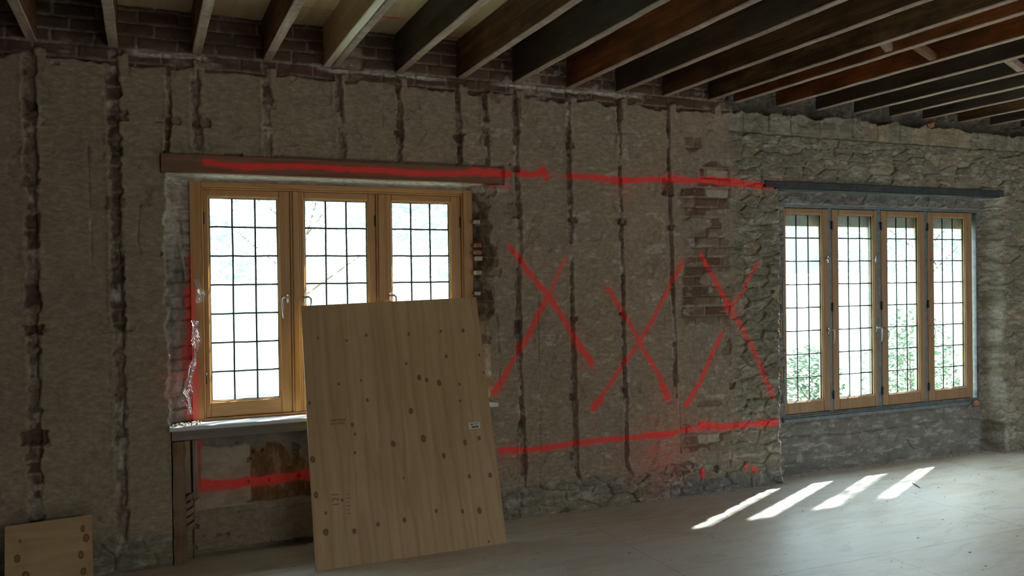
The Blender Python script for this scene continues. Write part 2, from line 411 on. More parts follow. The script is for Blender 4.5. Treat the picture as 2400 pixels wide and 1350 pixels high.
M['leaf2'] = plain('pale_leaf', (.62, .70, .66), .6, 0, .3, .4, 0, 3)
for k in ('leaf', 'leaf2'):
    t = M[k].node_tree; b_ = next(q for q in t.nodes if q.type == 'BSDF_PRINCIPLED'); o_ = next(q for q in t.nodes if q.type == 'OUTPUT_MATERIAL')
    tl = t.nodes.new('ShaderNodeBsdfTranslucent'); ad = t.nodes.new('ShaderNodeMixShader'); ad.inputs[0].default_value = .5
    t.links.new(b_.inputs['Base Color'].links[0].from_socket, tl.inputs['Color'])
    t.links.new(b_.outputs[0], ad.inputs[1]); t.links.new(tl.outputs[0], ad.inputs[2]); t.links.new(ad.outputs[0], o_.inputs[0])
M['bark'] = plain('bark', (.16, .12, .09), .9, 0, .1, .3, .5, 20)
M['lawn'] = plain('lawn', (.34, .38, .30), .95, 0, .1, .3, .3, 6)
M['render_wall'] = plain('room_plaster', (.34, .30, .25), .9, 0, .1, .15, .3, 6)
M['garden_wall'] = plain('garden_wall', (.75, .76, .76), .9, 0, .1, .12, .3, 6)
M['white_label'] = plain('paper', (.72, .71, .69), .6, 0, .3, .03, 0)
M['ink'] = plain('ink', (.05, .05, .055), .7, 0, .3, .1, 0)
M['stamp'] = plain('faded_ink', (.22, .14, .08), .8, 0, .2, .2, 0)

def glass(name, tint):
    n = NT(name); t = n.t
    tr = t.nodes.new('ShaderNodeBsdfTransparent'); gl = t.nodes.new('ShaderNodeBsdfGlossy')
    ms = t.nodes.new('ShaderNodeMixShader'); ms.inputs[0].default_value = .045
    w = n.noise(11, 3, .5); gl.inputs['Roughness'].default_value = .12
    bm_ = n.bump(w, .1, .01); t.links.new(bm_, gl.inputs['Normal'])
    sm = n.noise(5, 4, .6)
    t.links.new(n.mix(n.ramp(sm, [(.35, (0,0,0)), (.7, (1,1,1))]), tint, tuple(min(1, k * 1.12) for k in tint)), tr.inputs['Color'])
    t.links.new(tr.outputs[0], ms.inputs[1]); t.links.new(gl.outputs[0], ms.inputs[2])
    t.links.new(ms.outputs[0], n.out.inputs[0]); return n.m
M['glass'] = glass('leaded_glass', (.84, .91, .92))

# ---------------------------------------------------------------- the old wall (height field with the two openings)
W1 = dict(x0=.239, x1=2.012, z0=.80, z1=2.215, y=5.30)
W2 = dict(x0=4.705, x1=6.955, z0=.475, z1=2.190, y=5.385)
GRO = [  # groove centre lines in the plaster (where the studs stood), width px, depth
    ([(66,130),(70,300),(75,600),(78,780),(80,900),(78,1000),(82,1100),(84,1230),(86,1340)], 24, .030),
    ([(262,120),(266,300),(272,480),(275,650),(280,800),(283,1000),(286,1200),(287,1345)], 25, .030),
    ([(392,150),(396,270),(390,350)], 11, .020), ([(454,120),(459,280),(466,352)], 24, .024),
    ([(622,150),(624,250),(628,365)], 20, .026), ([(790,170),(795,250),(803,372)], 20, .022),
    ([(932,190),(938,300),(934,382)], 15, .026), ([(1070,190),(1075,300),(1078,388)], 13, .028),
    ([(1135,225),(1139,330),(1143,388)], 15, .028),
    ([(1204,205),(1210,300),(1208,400),(1218,520),(1215,700),(1216,850),(1222,960),(1226,1050),(1228,1120)], 17, .032),
    ([(1331,205),(1333,400),(1338,560),(1340,700),(1345,900),(1348,1000),(1352,1100),(1364,1145)], 14, .030),
    ([(1449,218),(1452,400),(1455,550),(1460,700),(1462,850),(1466,960),(1468,1080),(1482,1125)], 14, .032),
    ([(1565,240),(1568,400),(1573,560),(1578,700),(1584,900)], 12, .024),
    ([(895,190),(893,230),(898,280),(890,320)], 4, .008), ([(1150,640),(1168,760),(1172,900)], 4, .01),
    ([(205,300),(208,420),(212,520),(216,640)], 4, .006), ([(1590,880),(1592,960),(1596,1060)], 5, .015),
    ([(328,480),(322,560),(330,600)], 4, .006), ([(1260,700),(1262,800),(1266,1050)], 4, .006),
]
NOTCH = [ # holes and exposed bricks at the nailing blocks: px, py, half-width px, half-height px, depth, brick tone or None
    (268,268,22,10,.03,None),(275,478,20,14,-.012,.42),(275,650,12,26,.01,.3),(275,590,12,18,.012,.2),(283,776,42,4,.02,None),(72,245,14,14,.03,.25),
    (78,425,18,9,.035,None),(78,775,18,11,.03,.2),(80,1028,22,12,.03,.15),(282,1018,16,10,.025,None),(270,350,11,10,.03,None),(75,560,12,16,.012,.2),(75,690,12,18,.012,.2),(75,520,12,14,.01,.3),
    (388,594,14,5,.04,None),(390,278,22,8,.02,None),(469,285,14,8,.03,None),(930,310,8,7,.03,.3),(1075,322,14,8,.03,.25),(1138,330,16,10,-.01,.65),
    (1208,395,12,8,.05,None),(1210,508,18,5,.03,.35),(1215,245,8,26,.005,.25),(1205,490,20,20,.006,.5),(1334,338,16,8,.02,.35),(1340,515,16,7,.03,.3),(1346,748,12,8,.03,.2),(1343,930,9,9,.03,.15),
    (1452,250,10,45,.015,.3),(1456,325,18,14,-.012,None),(1455,520,16,8,.02,.3),(1458,735,14,5,.04,None),(1565,438,17,20,.055,None),(1572,535,14,8,.02,.2),
    (1215,770,10,18,.02,.15),(1460,912,12,8,.02,None),(1222,1010,12,30,.02,.1),(640,250,6,5,.01,None),(130,148,5,3,.02,None),
    (520,100,50,12,.0,.15),(230,100,60,10,.0,.1),(340,92,50,12,.0,.2),(1140,210,30,25,.006,.35),(1150,440,14,24,.01,.45),(1158,600,10,30,.01,.4),(1160,640,14,10,.01,.6),
    (1600,1100,40,18,.015,.25),(1130,480,6,8,.02,.4),(1720,905,10,8,.03,.1),(1660,945,50,9,.005,.35),(1340,1070,8,14,.02,.15),
    (1680,1100,9,12,.02,.15),(1695,250,12,20,-.01,.8)]

def fields(x, z):
    A = dict((k, np.zeros(x.shape)) for k in ('brick', 'stone', 'rid', 'white', 'stain', 'pink', 'mortar', 'grey'))
    n1 = fbm(x, z, .5, 1, 4); n2 = fbm(x, z, .12, 2, 4); n3 = fbm(x, z, .035, 3, 3); nb = fbm(x, z, .09, 4, 4)
    d = .007 * n1 + .0025 * n2 + .0007 * n3
    # hand-trowelled plaster skin, broken in shallow layers
    chip = ss(.28, .34, fbm(x, z, .33, 6, 5)); d += .004 * chip; A['mortar'] = np.maximum(A['mortar'], .3 * chip)
    chip2 = ss(.42, .46, fbm(x, z, .16, 8, 5)); d += .004 * chip2; A['mortar'] = np.maximum(A['mortar'], .4 * chip2)
    hl = ss(.35, .5, fbm(x, z, .5, 71, 4, .05)) * .35; d += .004 * hl
    f1, f2, cid = worley(x + .06*n2, z + .06*n1, .75, .42, 11)
    crack = (1 - ss(.0, .018, f2 - f1)) * ss(.1, .4, fbm(x, z, .6, 12, 2)); d += .004 * crack
    # brickwork pattern (used wherever the skin is off)
    ch = .0735; row = np.floor(z / ch); bx = x / .215 + .5 * (row % 2) + .23 * _h(row, row*0, 3)
    bi = np.floor(bx); fx = (bx - bi) * .215; fz = z - row * ch
    ed = np.minimum(np.minimum(fx, .215 - fx), np.minimum(fz, ch - fz)) + .0035 * n3 + .002 * n2
    bj = 1 - ss(.004, .010, ed); bid = _h(bi, row, 21)
    # sweep of grooves
    G = np.zeros(x.shape); GD = np.zeros(x.shape); LM = np.zeros(x.shape)
    for pts, w, dep in GRO:
        D, T = pdist(x, z, [W(*p) for p in pts]); w = w * PX * .5
        jag = w * (.9 + .45 * vn(x, z, .09, 31) + .4 * vn(x, z, .03, 32) + .15 * vn(x, z, .012, 35)) - D
        k = ss(-.002, .005, jag) * (D < 1)
        bulge = ss(.0, .45, vn(x * 0 + pts[0][0], z, .13, 33) + .4 * vn(x, z, .04, 34))
        GD = np.maximum(GD, k * dep * (1 - .8 * bulge)); G = np.maximum(G, k * (1 if w > .012 else .4))
        LM = np.maximum(LM, k * bulge)
        if w > .012:
            pw = np.array([W(*p) for p in pts])[::-1]
            off = x - np.interp(z, pw[:, 1], pw[:, 0]) - .55 * w - .006 * vn(x * 0 + pts[0][0], z, .06, 38) - .003 * vn(x, z, .02, 39)
            slit = (1 - ss(.002, .006, np.abs(off))) * (D < .1) * ss(-.3, .1, vn(x * 0 + pts[0][0] + 9, z, .12, 40))
            GD = np.maximum(GD, slit * .035)
        lip = np.exp(-((D - w * 1.25) / .011)**2) * (D < 1); d -= .005 * lip * (w > .012) * (.6 + .6 * n2)
    d += GD + G * (.010 * fbm(x, z, .03, 42, 3) + .006 * n2 + .005 * n3 + .006 * bj * (w > .02))
    gb = G * ss(-.25, -.05, fbm(x, z, .22, 36, 2)) * ss(-.1, .4, vn(x, z, .4, 37) + .35 * (z > 2.5) - .35 * (x > 1.9) * (z < 2.4))
    A['brick'] = np.maximum(A['brick'], gb * (1 - bj) * .85); A['mortar'] = np.maximum(A['mortar'], G)
    A['white'] = np.maximum(A['white'], .45 * LM * ss(-.3, .3, n3)); A['brick'] *= 1 - LM
    A['rid'] = np.where(G > .1, .06 + .36 * bid, A['rid'])
    # red brick course band under and between the joists, left part
    top = ss(2.835, 2.855, z + .022 * nb + .02 * n2 - .05 * (np.abs(((x - .1) % .406) - .2) < .03)) * (1 - ss(4.0, 4.15, x))
    d = d * (1 - top) + top * (.028 + .008 * n2 + .012 * bj + .006 * n3 + .012 * (bid - .5))
    vis = top * ss(-.35, -.1, fbm(x, z, .3, 41, 3) + .25 * (z > 2.9)) * (1 - bj)
    A['brick'] = np.where(top > .5, vis, A['brick']); A['rid'] = np.where(top > .5, .03 + .36 * bid, A['rid']); A['mortar'] = np.maximum(A['mortar'], top)
    A['white'] = np.maximum(A['white'], top * (1 - ss(.008, .02, np.abs(z - 2.92 + .01 * n2))) * ss(0, .3, n1 + .2))
    # rubble stone: right of the plaster, along the floor, on the piers
    sx = ss(4.02, 4.14, x + .05 * nb + .05 * n2); sb = ss(-.02, .03, .17 + .07 * vn(x, x * 0, .5, 44) + .03 * nb - z)
    S = np.clip(np.maximum(sx, sb), 0, 1)
    inA = (x > 4.526) & (x < 7.02)
    g1, g2, sid = worley(x + .03 * n2, z + .02 * n2, .19, .085, 51)
    h1, h2, hid = worley(x + .03 * n3, z + .012 * n2, .07, .03, 52)
    sj = 1 - ss(.02, .11, g2 - g1); sj2 = 1 - ss(.0, .12, h2 - h1)
    rdg = 1 - np.abs(fbm(x, z, .10, 53, 4, .045))
    sd = .004 + .020 * (sid - .5) + .010 * sj + .006 * (hid - .5) + .002 * sj2 - .007 * (rdg - .6) + .003 * n3 + .003 * fbm(x, z, .02, 59, 2) + .010 * n1
    smooth_alc = inA & (z < .55)
    d = d * (1 - S) + S * np.where(smooth_alc, .45 * sd, sd)
    A['stone'] = S; A['brick'] *= (1 - S)
    A['rid'] = np.where(S > .5, np.clip(.08 + .72 * sid + .22 * (hid - .5) + .25 * (_h(np.floor(x / .19), np.floor(z / .12), 8) > .9), 0, 1), A['rid'])
    A['mortar'] *= (1 - S)
    A['white'] = np.maximum(A['white'], S * .35 * ss(.35, .6, fbm(x, z, .14, 55, 4, .04)))
    # dressed blocks along the head of the right part, void above them cut back, its shade also put into the colour
    blk = S * sx * ss(2.715, 2.725, z) * (1 - ss(2.86, 2.87, z + .02 * nb + .025 * vn(x, z, .12, 58)))
    kx = x / .30 + .75 * vn(x, x*0, .6, 57); kd = np.abs(kx - np.round(kx)) * .26
    kj = 1 - ss(.001, .008, kd + .004 * n3 + .003 * n2)
    d = np.where(blk > .3, .004 + .012 * kj + .010 * n2 + .005 * n3 - .006 * (rdg - .6) + .01 * (_h(np.round(kx - .5), kx * 0, 4) - .5), d)
    ln = np.abs(z - 2.715 - .004 * n2); d += .018 * (1 - ss(.003, .008, ln)) * sx * (z > 2.6)
    A['rid'] = np.where(blk > .3, np.where(_h(np.floor(kx + .5), kx * 0, 14) > .8, .88, .25 + .4 * _h(np.floor(kx + .5), kx * 0, 15)), A['rid'])
    A['white'] = np.where(blk > .3, .18 * ss(0, .4, n2), A['white'])
    void = S * sx * ss(2.862, 2.875, z + .02 * nb + .025 * vn(x, z, .12, 58)); d += void * (.17 + .02 * n2)
    A['white'] *= (1 - void); A['rid'] = np.where(void > .5, .05, A['rid'])
    # brick pier between plaster and stone
    bc = ss(3.60, 3.66, x + .04 * n2 + .03 * vn(x, z, .2, 61)) * (1 - ss(4.03, 4.06, x + .02 * n2)) * ss(.12, .2, z) * (1 - ss(2.55, 2.75, z + .05 * nb))
    on = ss(.0, .12, fbm(x, z, .28, 62, 3, .2) + .30 * ss(.02, -.2, np.abs(z - 1.75) - .45) + .25 * ss(.1, -.1, np.abs(z - 1.2) - .35))
    B = bc * on
    d += B * (.004 + .011 * bj + .016 * (bid - .5) + .004 * n3 + .006 * n2)
    A['brick'] = np.where(B > .1, np.maximum(A['brick'], B * (1 - bj)), A['brick']); A['mortar'] = np.maximum(A['mortar'], bc * .7)
    A['rid'] = np.where(B * (1 - S) > .1, np.where(bid > .93, 1.0, .22 + .66 * _h(bi, row, 66)), A['rid'])
    # nailing-block notches
    for px, py, hw, hh, dep, tone in NOTCH:
        cx, cz = W(px, py); rx = hw * PX; rz = hh * PX
        m = (np.abs(x - cx) < rx * 2) & (np.abs(z - cz) < rz * 2 + .02)
        if not m.any(): continue
        q = np.maximum(np.abs(x[m] - cx) / rx, np.abs(z[m] - cz) / rz) + .45 * n2[m] + .35 * n3[m]
        k = 1 - ss(.85, 1.05, q)
        d[m] += k * dep
        if tone is not None:
            A['brick'][m] = np.maximum(A['brick'][m], k * (.55 if cx > 1.9 else .8)); A['rid'][m] = np.where(k > .3, tone, A['rid'][m])
    # scattered lime splashes
    A['white'] = np.maximum(A['white'], .32 * ss(.50, .62, fbm(x, z, .09, 81, 4, .045)) * (x > 1.9))
    # ---- alcove of the far window
    aL = ss(4.520, 4.529, x + .004 * n3); aR = 1 - ss(6.965, 7.075, x + .006 * n2 + .012 * n3)
    aT = 1 - ss(2.285, 2.295, z + .0 * n2)
    al = aL * aR * aT
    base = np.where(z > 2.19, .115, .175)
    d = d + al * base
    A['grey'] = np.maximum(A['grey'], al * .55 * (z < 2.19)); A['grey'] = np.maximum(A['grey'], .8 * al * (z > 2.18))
    lit_rev = ss(6.955, 6.99, x) * (1 - ss(7.06, 7.12, x)) * (z < 2.3)  # right reveal whitened: window light falling on it is put into the colour
    A['grey'] = A['grey'] * (1 - .6 * lit_rev); A['white'] = np.maximum(A['white'], lit_rev * .55 * ss(-.3, .3, n2))
    bs = aL * aR * (np.abs(z - .43) < .03); A['brick'] = np.maximum(A['brick'], bs * .8 * (1 - bj)); A['rid'] = np.where(bs & True if bs.dtype == bool else bs > .5, .25 + .2 * bid, A['rid'])
    led = aL * aR * (1 - ss(.004, .009, np.abs(z - .30 + .02 * vn(x, x*0, .5, 88) + .006 * n2))); d += .016 * led
    # chipped lime edge at the alcove corner
    A['white'] = np.maximum(A['white'], .8 * (np.abs(x - 4.52) < .008) * (z < 2.2) * ss(-.1, .2, n3 + .1))
    # ---- rough opening round the near window
    jl = .095 + .012 * vn(z*0, z, .3, 101) + .014 * vn(z*0, z, .09, 102) + .010 * n3 + .01 * (z > 1.9)
    jr = 2.115 + .022 * vn(z*0, z, .22, 103) + .022 * vn(z*0+3, z, .07, 104) + .014 * n3 - .015 * (z > 1.6)
    inz = (z > .79) & (z < 2.255)
    crs = _h(row, row*0, 105)
    rl = ss(0, .10, x - jl) * (x < .6); rr = ss(0, .085, jr - x) * (x > 1.6)
    ww = inz & (x > jl) & (x < jr)
    dl = .012 + .06 * ss(0, .018, x - jl) + .045 * ss(.03, .08, x - jl + .03 * (crs - .5)) + .008 * n2 + .018 * bj * (crs > .3)
    dr = .012 + .05 * (ss(0, .018, jr - x)) + .06 * ss(.03, .07, jr - x - .02 * (crs - .5)) + .02 * n2 + .014 * bj + .016 * (bid - .5)
    dw = np.where(x < 1, dl, dr); dt = .02 + .10 * ss(0, .035, 2.255 - z) + .012 * n2
    dw = np.where((z > 2.205), np.minimum(dw, dt), dw)
    d = np.where(ww, dw, d)
    A['mortar'] = np.where(ww, 1, A['mortar']); A['stone'] = np.where(ww, 0, A['stone'])
    A['brick'] = np.where(ww & (x > 1.9), (1 - bj) * (crs > .35) * .8, np.where(ww, .15 * (1 - bj), A['brick']))
    A['rid'] = np.where(ww, .3 + .35 * bid, A['rid'])
    A['white'] = np.where(ww & (z > 2.19), .9, np.where(ww & (x < .25), .30 * ss(-.1, .4, n2) + .35 * (z > 1.75), A['white']))
    A['grey'] = np.where(ww & (x < .2) & (z < 1.9), .4, A['grey'])
    # black slots over the timber lintel
    sl = (np.abs(z - 2.363 - .003 * (x > 1.2)) < .0075) & (x > .10) & (x < 2.2) & (vn(x, x*0, .16, 107) > -.25)
    d = np.where(sl, .07, d)
    ln2 = (z > 2.245) & (z < 2.362) & (x > .08) & (x < 2.205); d = np.where(ln2, np.maximum(d, .03), d)
    # ---- panel under the near window
    pn = (x > .115) & (x < 2.03 + .01 * n2) & (z < .79)
    pd = .075 + .004 * n2 + .002 * n3
    pd = np.where(x < .232, .095 + .01 * n2, pd)
    low = z < .268 + .006 * n2 + .01 * (x - .3)
    pd = np.where(low & (x > .232), .070 + .010 * n2, pd)
    pd = pd - .006 * (np.abs(z - .268 - .01 * (x - .3)) < .02)
    d = np.where(pn, pd, d)
    d = np.where(pn & (x > .235) & (z < .04 + .006 * n3), d + .09, d)
    for k in ('brick', 'stone', 'white'): A[k] = np.where(pn, 0, A[k])
    A['mortar'] = np.where(pn, .35, A['mortar'])
    tx, tz = W(565, 1045)
    ch3 = fbm(x, z, .10, 111, 4) * .05
    pk = pn & (x > .275) & (x < .555 + .004 * n3) & (z > .285) & (z < .655 + ch3 * .6)
    A['pink'] = np.where(pk, .95, A['pink'])
    pk2 = pn & (x > .235) & (x < .30) & (z > .285) & (z < .42); A['pink'] = np.where(pk2, .8, A['pink'])
    dpk = ss(0, .004, (pk | pk2) * 1.0); d = d - .004 * dpk
    stn = pn & (x >= .555) & (z > .30 + .02 * n2) & (z < .64 - .16 * ss(.62, 1.0, x) + ch3)
    A['stain'] = np.where(stn, .95, A['stain'])
    mould = pn & ~stn & ~pk & (z >= .3) & (x > .27); A['grey'] = np.where(mould, .35 + .3 * ss(.0, .5, fbm(x, z, .07, 113, 4) + .4 * (x > .75)), A['grey'])
    hole = pn & (fbm(x, z, .06, 115, 4) + 1.1 * np.exp(-(((x - .80) / .05)**2 + ((z - .60) / .05)**2)) > .85); d = np.where(hole, d + .025, d)
    # sawn plaster edge right at the foot of the stone at the alcove corner, greyer foot
    foot = (x > 3.5) & (x < 4.53) & (z < .10 + .03 * n2); A['grey'] = np.where(foot, .7, A['grey']); d = np.where(foot, d - .006, d)
    return d, A

def grid_wall():
    xs = np.concatenate([np.arange(-2.5, -.9, .04), np.arange(-.9, 7.62, .006), np.arange(7.62, 8.64, .04)])
    zs = np.arange(0, 3.181, .006)
    X, Z = np.meshgrid(xs, zs, indexing='ij')
    d, A = fields(X, Z)
    pm = paint_mask(X, Z); pm = pm * (1 - ss(.05, .09, d) * (X > 2.1) * 1.0)
    V = np.stack([X, YW + d, Z], -1).reshape(-1, 3)
    nx, nz = len(xs), len(zs)
    I = np.arange(nx * nz).reshape(nx, nz)
    cx = (xs[:-1] + xs[1:]) / 2; cz = (zs[:-1] + zs[1:]) / 2
    CX, CZ = np.meshgrid(cx, cz, indexing='ij')
    hole = ((CX > W1['x0'] + .012) & (CX < W1['x1'] - .012) & (CZ > W1['z0'] - .02) & (CZ < W1['z1'] - .012)) | \
           ((CX > W2['x0'] + .012) & (CX < W2['x1'] - .012) & (CZ > W2['z0'] + .012) & (CZ < W2['z1'] - .012))
    q = np.stack([I[:-1, :-1], I[1:, :-1], I[1:, 1:], I[:-1, 1:]], -1)[~hole]
    r = lambda *k: np.clip(np.stack([a.ravel() for a in k], -1), 0, 1)
    me = np_mesh('wall_back', V, q.reshape(-1, 4), True, dict(
        masks=r(A['brick'], pm, A['stone']), tones=r(A['rid'], A['white'], A['stain']), extra=r(A['pink'], A['mortar'], A['grey'])))
    o = link('wall_back', me, M['wall']); o['kind'] = 'structure'
    return o
wall = grid_wall()

# outer leaf of the same wall, dressed stone with mullions outside both windows
mb = MB()
yo0, yo1 = 5.48, 5.56
X0, X1 = -2.5, 8.64
for a, b, c, d_ in ((X0, W1['x0'], 0, 3.25), (W1['x1'], W2['x0'], 0, 3.25), (W2['x1'], X1, 0, 3.25),
                    (W1['x0'], W1['x1'], 0, W1['z0'] - .02), (W1['x0'], W1['x1'], W1['z1'] - .06, 3.25),
                    (W2['x0'], W2['x1'], 0, W2['z0'] + .03), (W2['x0'], W2['x1'], 2.025, 3.25)):
    mb.box(a, b, yo0, yo1, c - (.8 if c == 0 else 0), d_)
for a, b, c, d_ in ((X0, W1['x0'] - .02, 0, 3.18), (W1['x1'] + .02, W2['x0'] - .02, 0, 3.18), (W2['x1'] + .02, X1, 0, 3.18),
                    (W1['x0'] - .02, W1['x1'] + .02, 0, W1['z0'] - .06), (W1['x0'] - .02, W1['x1'] + .02, W1['z1'] + .0, 3.18),
                    (W2['x0'] - .02, W2['x1'] + .02, 0, W2['z0'] + .0), (W2['x0'] - .02, W2['x1'] + .02, 2.19, 3.18)):
    mb.box(a, b, 5.42, yo0, c, d_)
mb.build('wall_outer', M['stone_out'])['kind'] = 'structure'

# ---------------------------------------------------------------- windows
def came_grid(x0, x1, z0, z1, nc, nr, y, parent, seed):
    rnd = random.Random(seed); m = MB()
    r = .0056
    for i in range(nc + 1):
        x = x0 + (x1 - x0) * i / nc
        pts = [(x + (rnd.uniform(-.0012, .0012) if 0 < k < 8 else 0), y, z0 + (z1 - z0) * k / 8) for k in range(9)]
        m.tube(pts, r if 0 < i < nc else r * 1.1, 6)
    for j in range(nr + 1):
        z = z0 + (z1 - z0) * j / nr
        pts = [(x0 + (x1 - x0) * k / 6, y - .0005, z + (rnd.uniform(-.0015, .0015) if 0 < k < 6 else 0)) for k in range(7)]
        m.tube(pts, r, 6)
        if 0 < j < nr:
            for i in range(1, nc):
                x = x0 + (x1 - x0) * i / nc; m.lump((x, y, z), (.008, .003, .008), seed + i * 7 + j, 1, 1)
    return m.build('lead_grid', M['lead'], parent)

def lever(x, y, z, parent, side=1, length=.10, mat='handle'):
    m = MB()
    m.box(x - .009, x + .009, y - .006, y, z - .028, z + .028, .003)
    m.tube([(x, y, z + .006), (x, y - .03, z + .006)], .006, 8)
    m.tube([(x, y - .03, z + .006), (x + side * .018, y - .036, z + .010), (x + side * .032, y - .036, z - .002), (x + side * .034, y - .034, z - length * .5), (x + side * .030, y - .032, z - length)], [.007, .007, .0065, .006, .0045], 8)
    return m.build('handle', M[mat], parent)

def sash(parent, x0, x1, z0, z1, gx0, gx1, gz0, gz1, yf, dep, mats, nc, nr, seed, bead=.006, label=None):
    e = MB(); bv = .004
    e.box(x0, gx0, yf, yf + dep, z0, z1, bv, 0); e.box(gx1, x1, yf, yf + dep, z0, z1, bv, 0)
    e.box(gx0, gx1, yf + .001, yf + dep, z0, gz0, bv, 1); e.box(gx0, gx1, yf + .001, yf + dep, gz1, z1, bv, 1)
    # glazing bead
    yb = yf + dep * .45
    e.box(gx0, gx0 + bead, yf + .010, yb + .004, gz0, gz1, .0015, 0); e.box(gx1 - bead, gx1, yf + .010, yb + .004, gz0, gz1, .0015, 0)
    e.box(gx0, gx1, yf + .010, yb + .004, gz0, gz0 + bead, .0015, 1); e.box(gx0, gx1, yf + .010, yb + .004, gz1 - bead, gz1, .0015, 1)
    s = e.build('sash', mats, parent)
    gy = yb + .008
    ge = MB(); ge.box(gx0 + .001, gx1 - .001, gy, gy + .003, gz0 + .001, gz1 - .001)
    ge.build('glass', M['glass'], s)
    came_grid(gx0 + bead, gx1 - bead, gz0 + bead, gz1 - bead, nc, nr, gy - .003, s, seed)
    return s

# near window: three sashes
y1 = W1['y']
w1 = empty('window_1', (1.12, y1, W1['z0'])); w1['kind'] = 'structure'
def dense_plate(name, x0, x1, y0, y1_, z0, z1, mat, parent, step=.008):
    """a board whose front carries the paint mask"""
    xs = np.linspace(x0, x1, max(2, int((x1-x0)/step)+1)); zs = np.linspace(z0, z1, max(2, int((z1-z0)/step)+1))
    X, Z = np.meshgrid(xs, zs, indexing='ij'); nx, nz = X.shape
    wv = .0012 * fbm(X, Z, .15, 7, 3)
    V = np.stack([X, y0 + wv, Z], -1).reshape(-1, 3); I = np.arange(nx*nz).reshape(nx, nz)
    q = np.stack([I[:-1,:-1], I[1:,:-1], I[1:,1:], I[:-1,1:]], -1).reshape(-1, 4)
    pm = paint_mask(X / y0 * YW, (Z - 1.6) / y0 * YW + 1.6).ravel()
    ring = np.concatenate([I[:, 0], I[-1, 1:], I[-2::-1, -1], I[0, -2:0:-1]])
    bk = V[ring].copy(); bk[:, 1] = y1_; n0 = len(V)
    J = n0 + np.arange(len(ring)); rn = np.roll(ring, -1); Jn = np.roll(J, -1)
    q2 = np.stack([ring, J, Jn, rn], -1)
    c = len(V) + len(bk)
    V2 = np.concatenate([V, bk]); pm2 = np.concatenate([pm, np.zeros(len(bk))])
    corners = [n0 + 0, n0 + nx - 1, n0 + nx - 1 + nz - 1, n0 + nx - 1 + nz - 1 + nx - 1]
    q3 = np.array([corners[::-1]])
    at = np.zeros((len(V2), 3)); at[:, 1] = pm2
    me = np_mesh(name, V2, np.concatenate([q, q2, q3]), False, dict(masks=at))
    return link(name, me, mat, parent)
fw = .062
dense_plate('frame', W1['x0'], W1['x0'] + fw, y1, y1 + .11, W1['z0'], W1['z1'], M['frame_paint'], w1)
m = MB()
m.box(W1['x1'] - fw * 1.05, W1['x1'], y1, y1 + .11, W1['z0'], W1['z1'], .003)
m.box(W1['x0'] + fw, W1['x1'] - fw * 1.05, y1, y1 + .11, W1['z1'] - .030, W1['z1'], .003, 1)
m.box(W1['x0'] + fw, W1['x1'] - fw * 1.05, y1, y1 + .11, W1['z0'], W1['z0'] + .012, .003, 1)
# moulded stops round the openings
st = .012
m.box(W1['x0'] + fw, W1['x0'] + fw + st, y1 + .008, y1 + .05, W1['z0'] + .012, W1['z1'] - .03, .003)
m.box(W1['x1'] - fw*1.05 - st, W1['x1'] - fw*1.05, y1 + .008, y1 + .05, W1['z0'] + .012, W1['z1'] - .03, .003)
m.box(W1['x0'] + fw, W1['x1'] - fw*1.05, y1 + .008, y1 + .05, W1['z1'] - .03 - st, W1['z1'] - .03, .003, 1)
m.build('frame', [M['sash'], M['sash_h']], w1)
gy1 = y1 + .04
mull = [(WX(688, y1), WX(703, y1)), (WX(889, y1), WX(904, y1))]
for a, b in mull:
    m = MB(); m.box(a, b, y1 + .004, y1 + .11, W1['z0'] + .012, W1['z1'] - .042, .005)
    m.box(a - st, a, y1 + .012, y1 + .05, W1['z0'] + .012, W1['z1'] - .042, .003); m.box(b, b + st, y1 + .012, y1 + .05, W1['z0'] + .012, W1['z1'] - .042, .003)
    m.build('mullion', M['sash'], w1)
xa = W1['x0'] + fw + st; xb = W1['x1'] - fw*1.05 - st
bays = [(xa, mull[0][0] - st), (mull[0][1] + st, mull[1][0] - st), (mull[1][1] + st, xb)]
gl1 = [(WX(490, gy1), WX(655, gy1)), (WX(714, gy1), WX(864, gy1)), (WX(918, gy1), WX(1056, gy1))]
gz0, gz1 = W(495, 943, gy1)[1], W(490, 461, gy1)[1]
for k in range(3):
    s = sash(w1, bays[k][0], bays[k][1], W1['z0'] + .012, W1['z1'] - .042, gl1[k][0], gl1[k][1], gz0, gz1, y1 + .022, .045, [M['sash'], M['sash_h']], 3, 7, 10 + k)
    hz = W(672, 700, y1)[1]
    if k == 0: lever(bays[k][1] - .022, y1 + .022, hz, s, -1, .12)
    else: lever(bays[k][0] + .02, y1 + .022, hz, s, 1, .05)
    for zz in (1.05, 2.0):
        m = MB(); hx = bays[k][1] - .004 if k else bays[k][0] + .004
        m.tube([(hx, y1 + .018, zz - .035), (hx, y1 + .018, zz + .035)], .005, 8); m.build('hinge', M['hinge'], s)
m = MB(); m.box(.105, 2.125, 5.155, y1 + .05, .772, .797, .004); m.build('window_sill', M['sill'], w1)
m = MB(); m.box(.118, 2.10, 5.178, 5.285, .715, .771, .003); m.build('apron', M['apron'], w1)

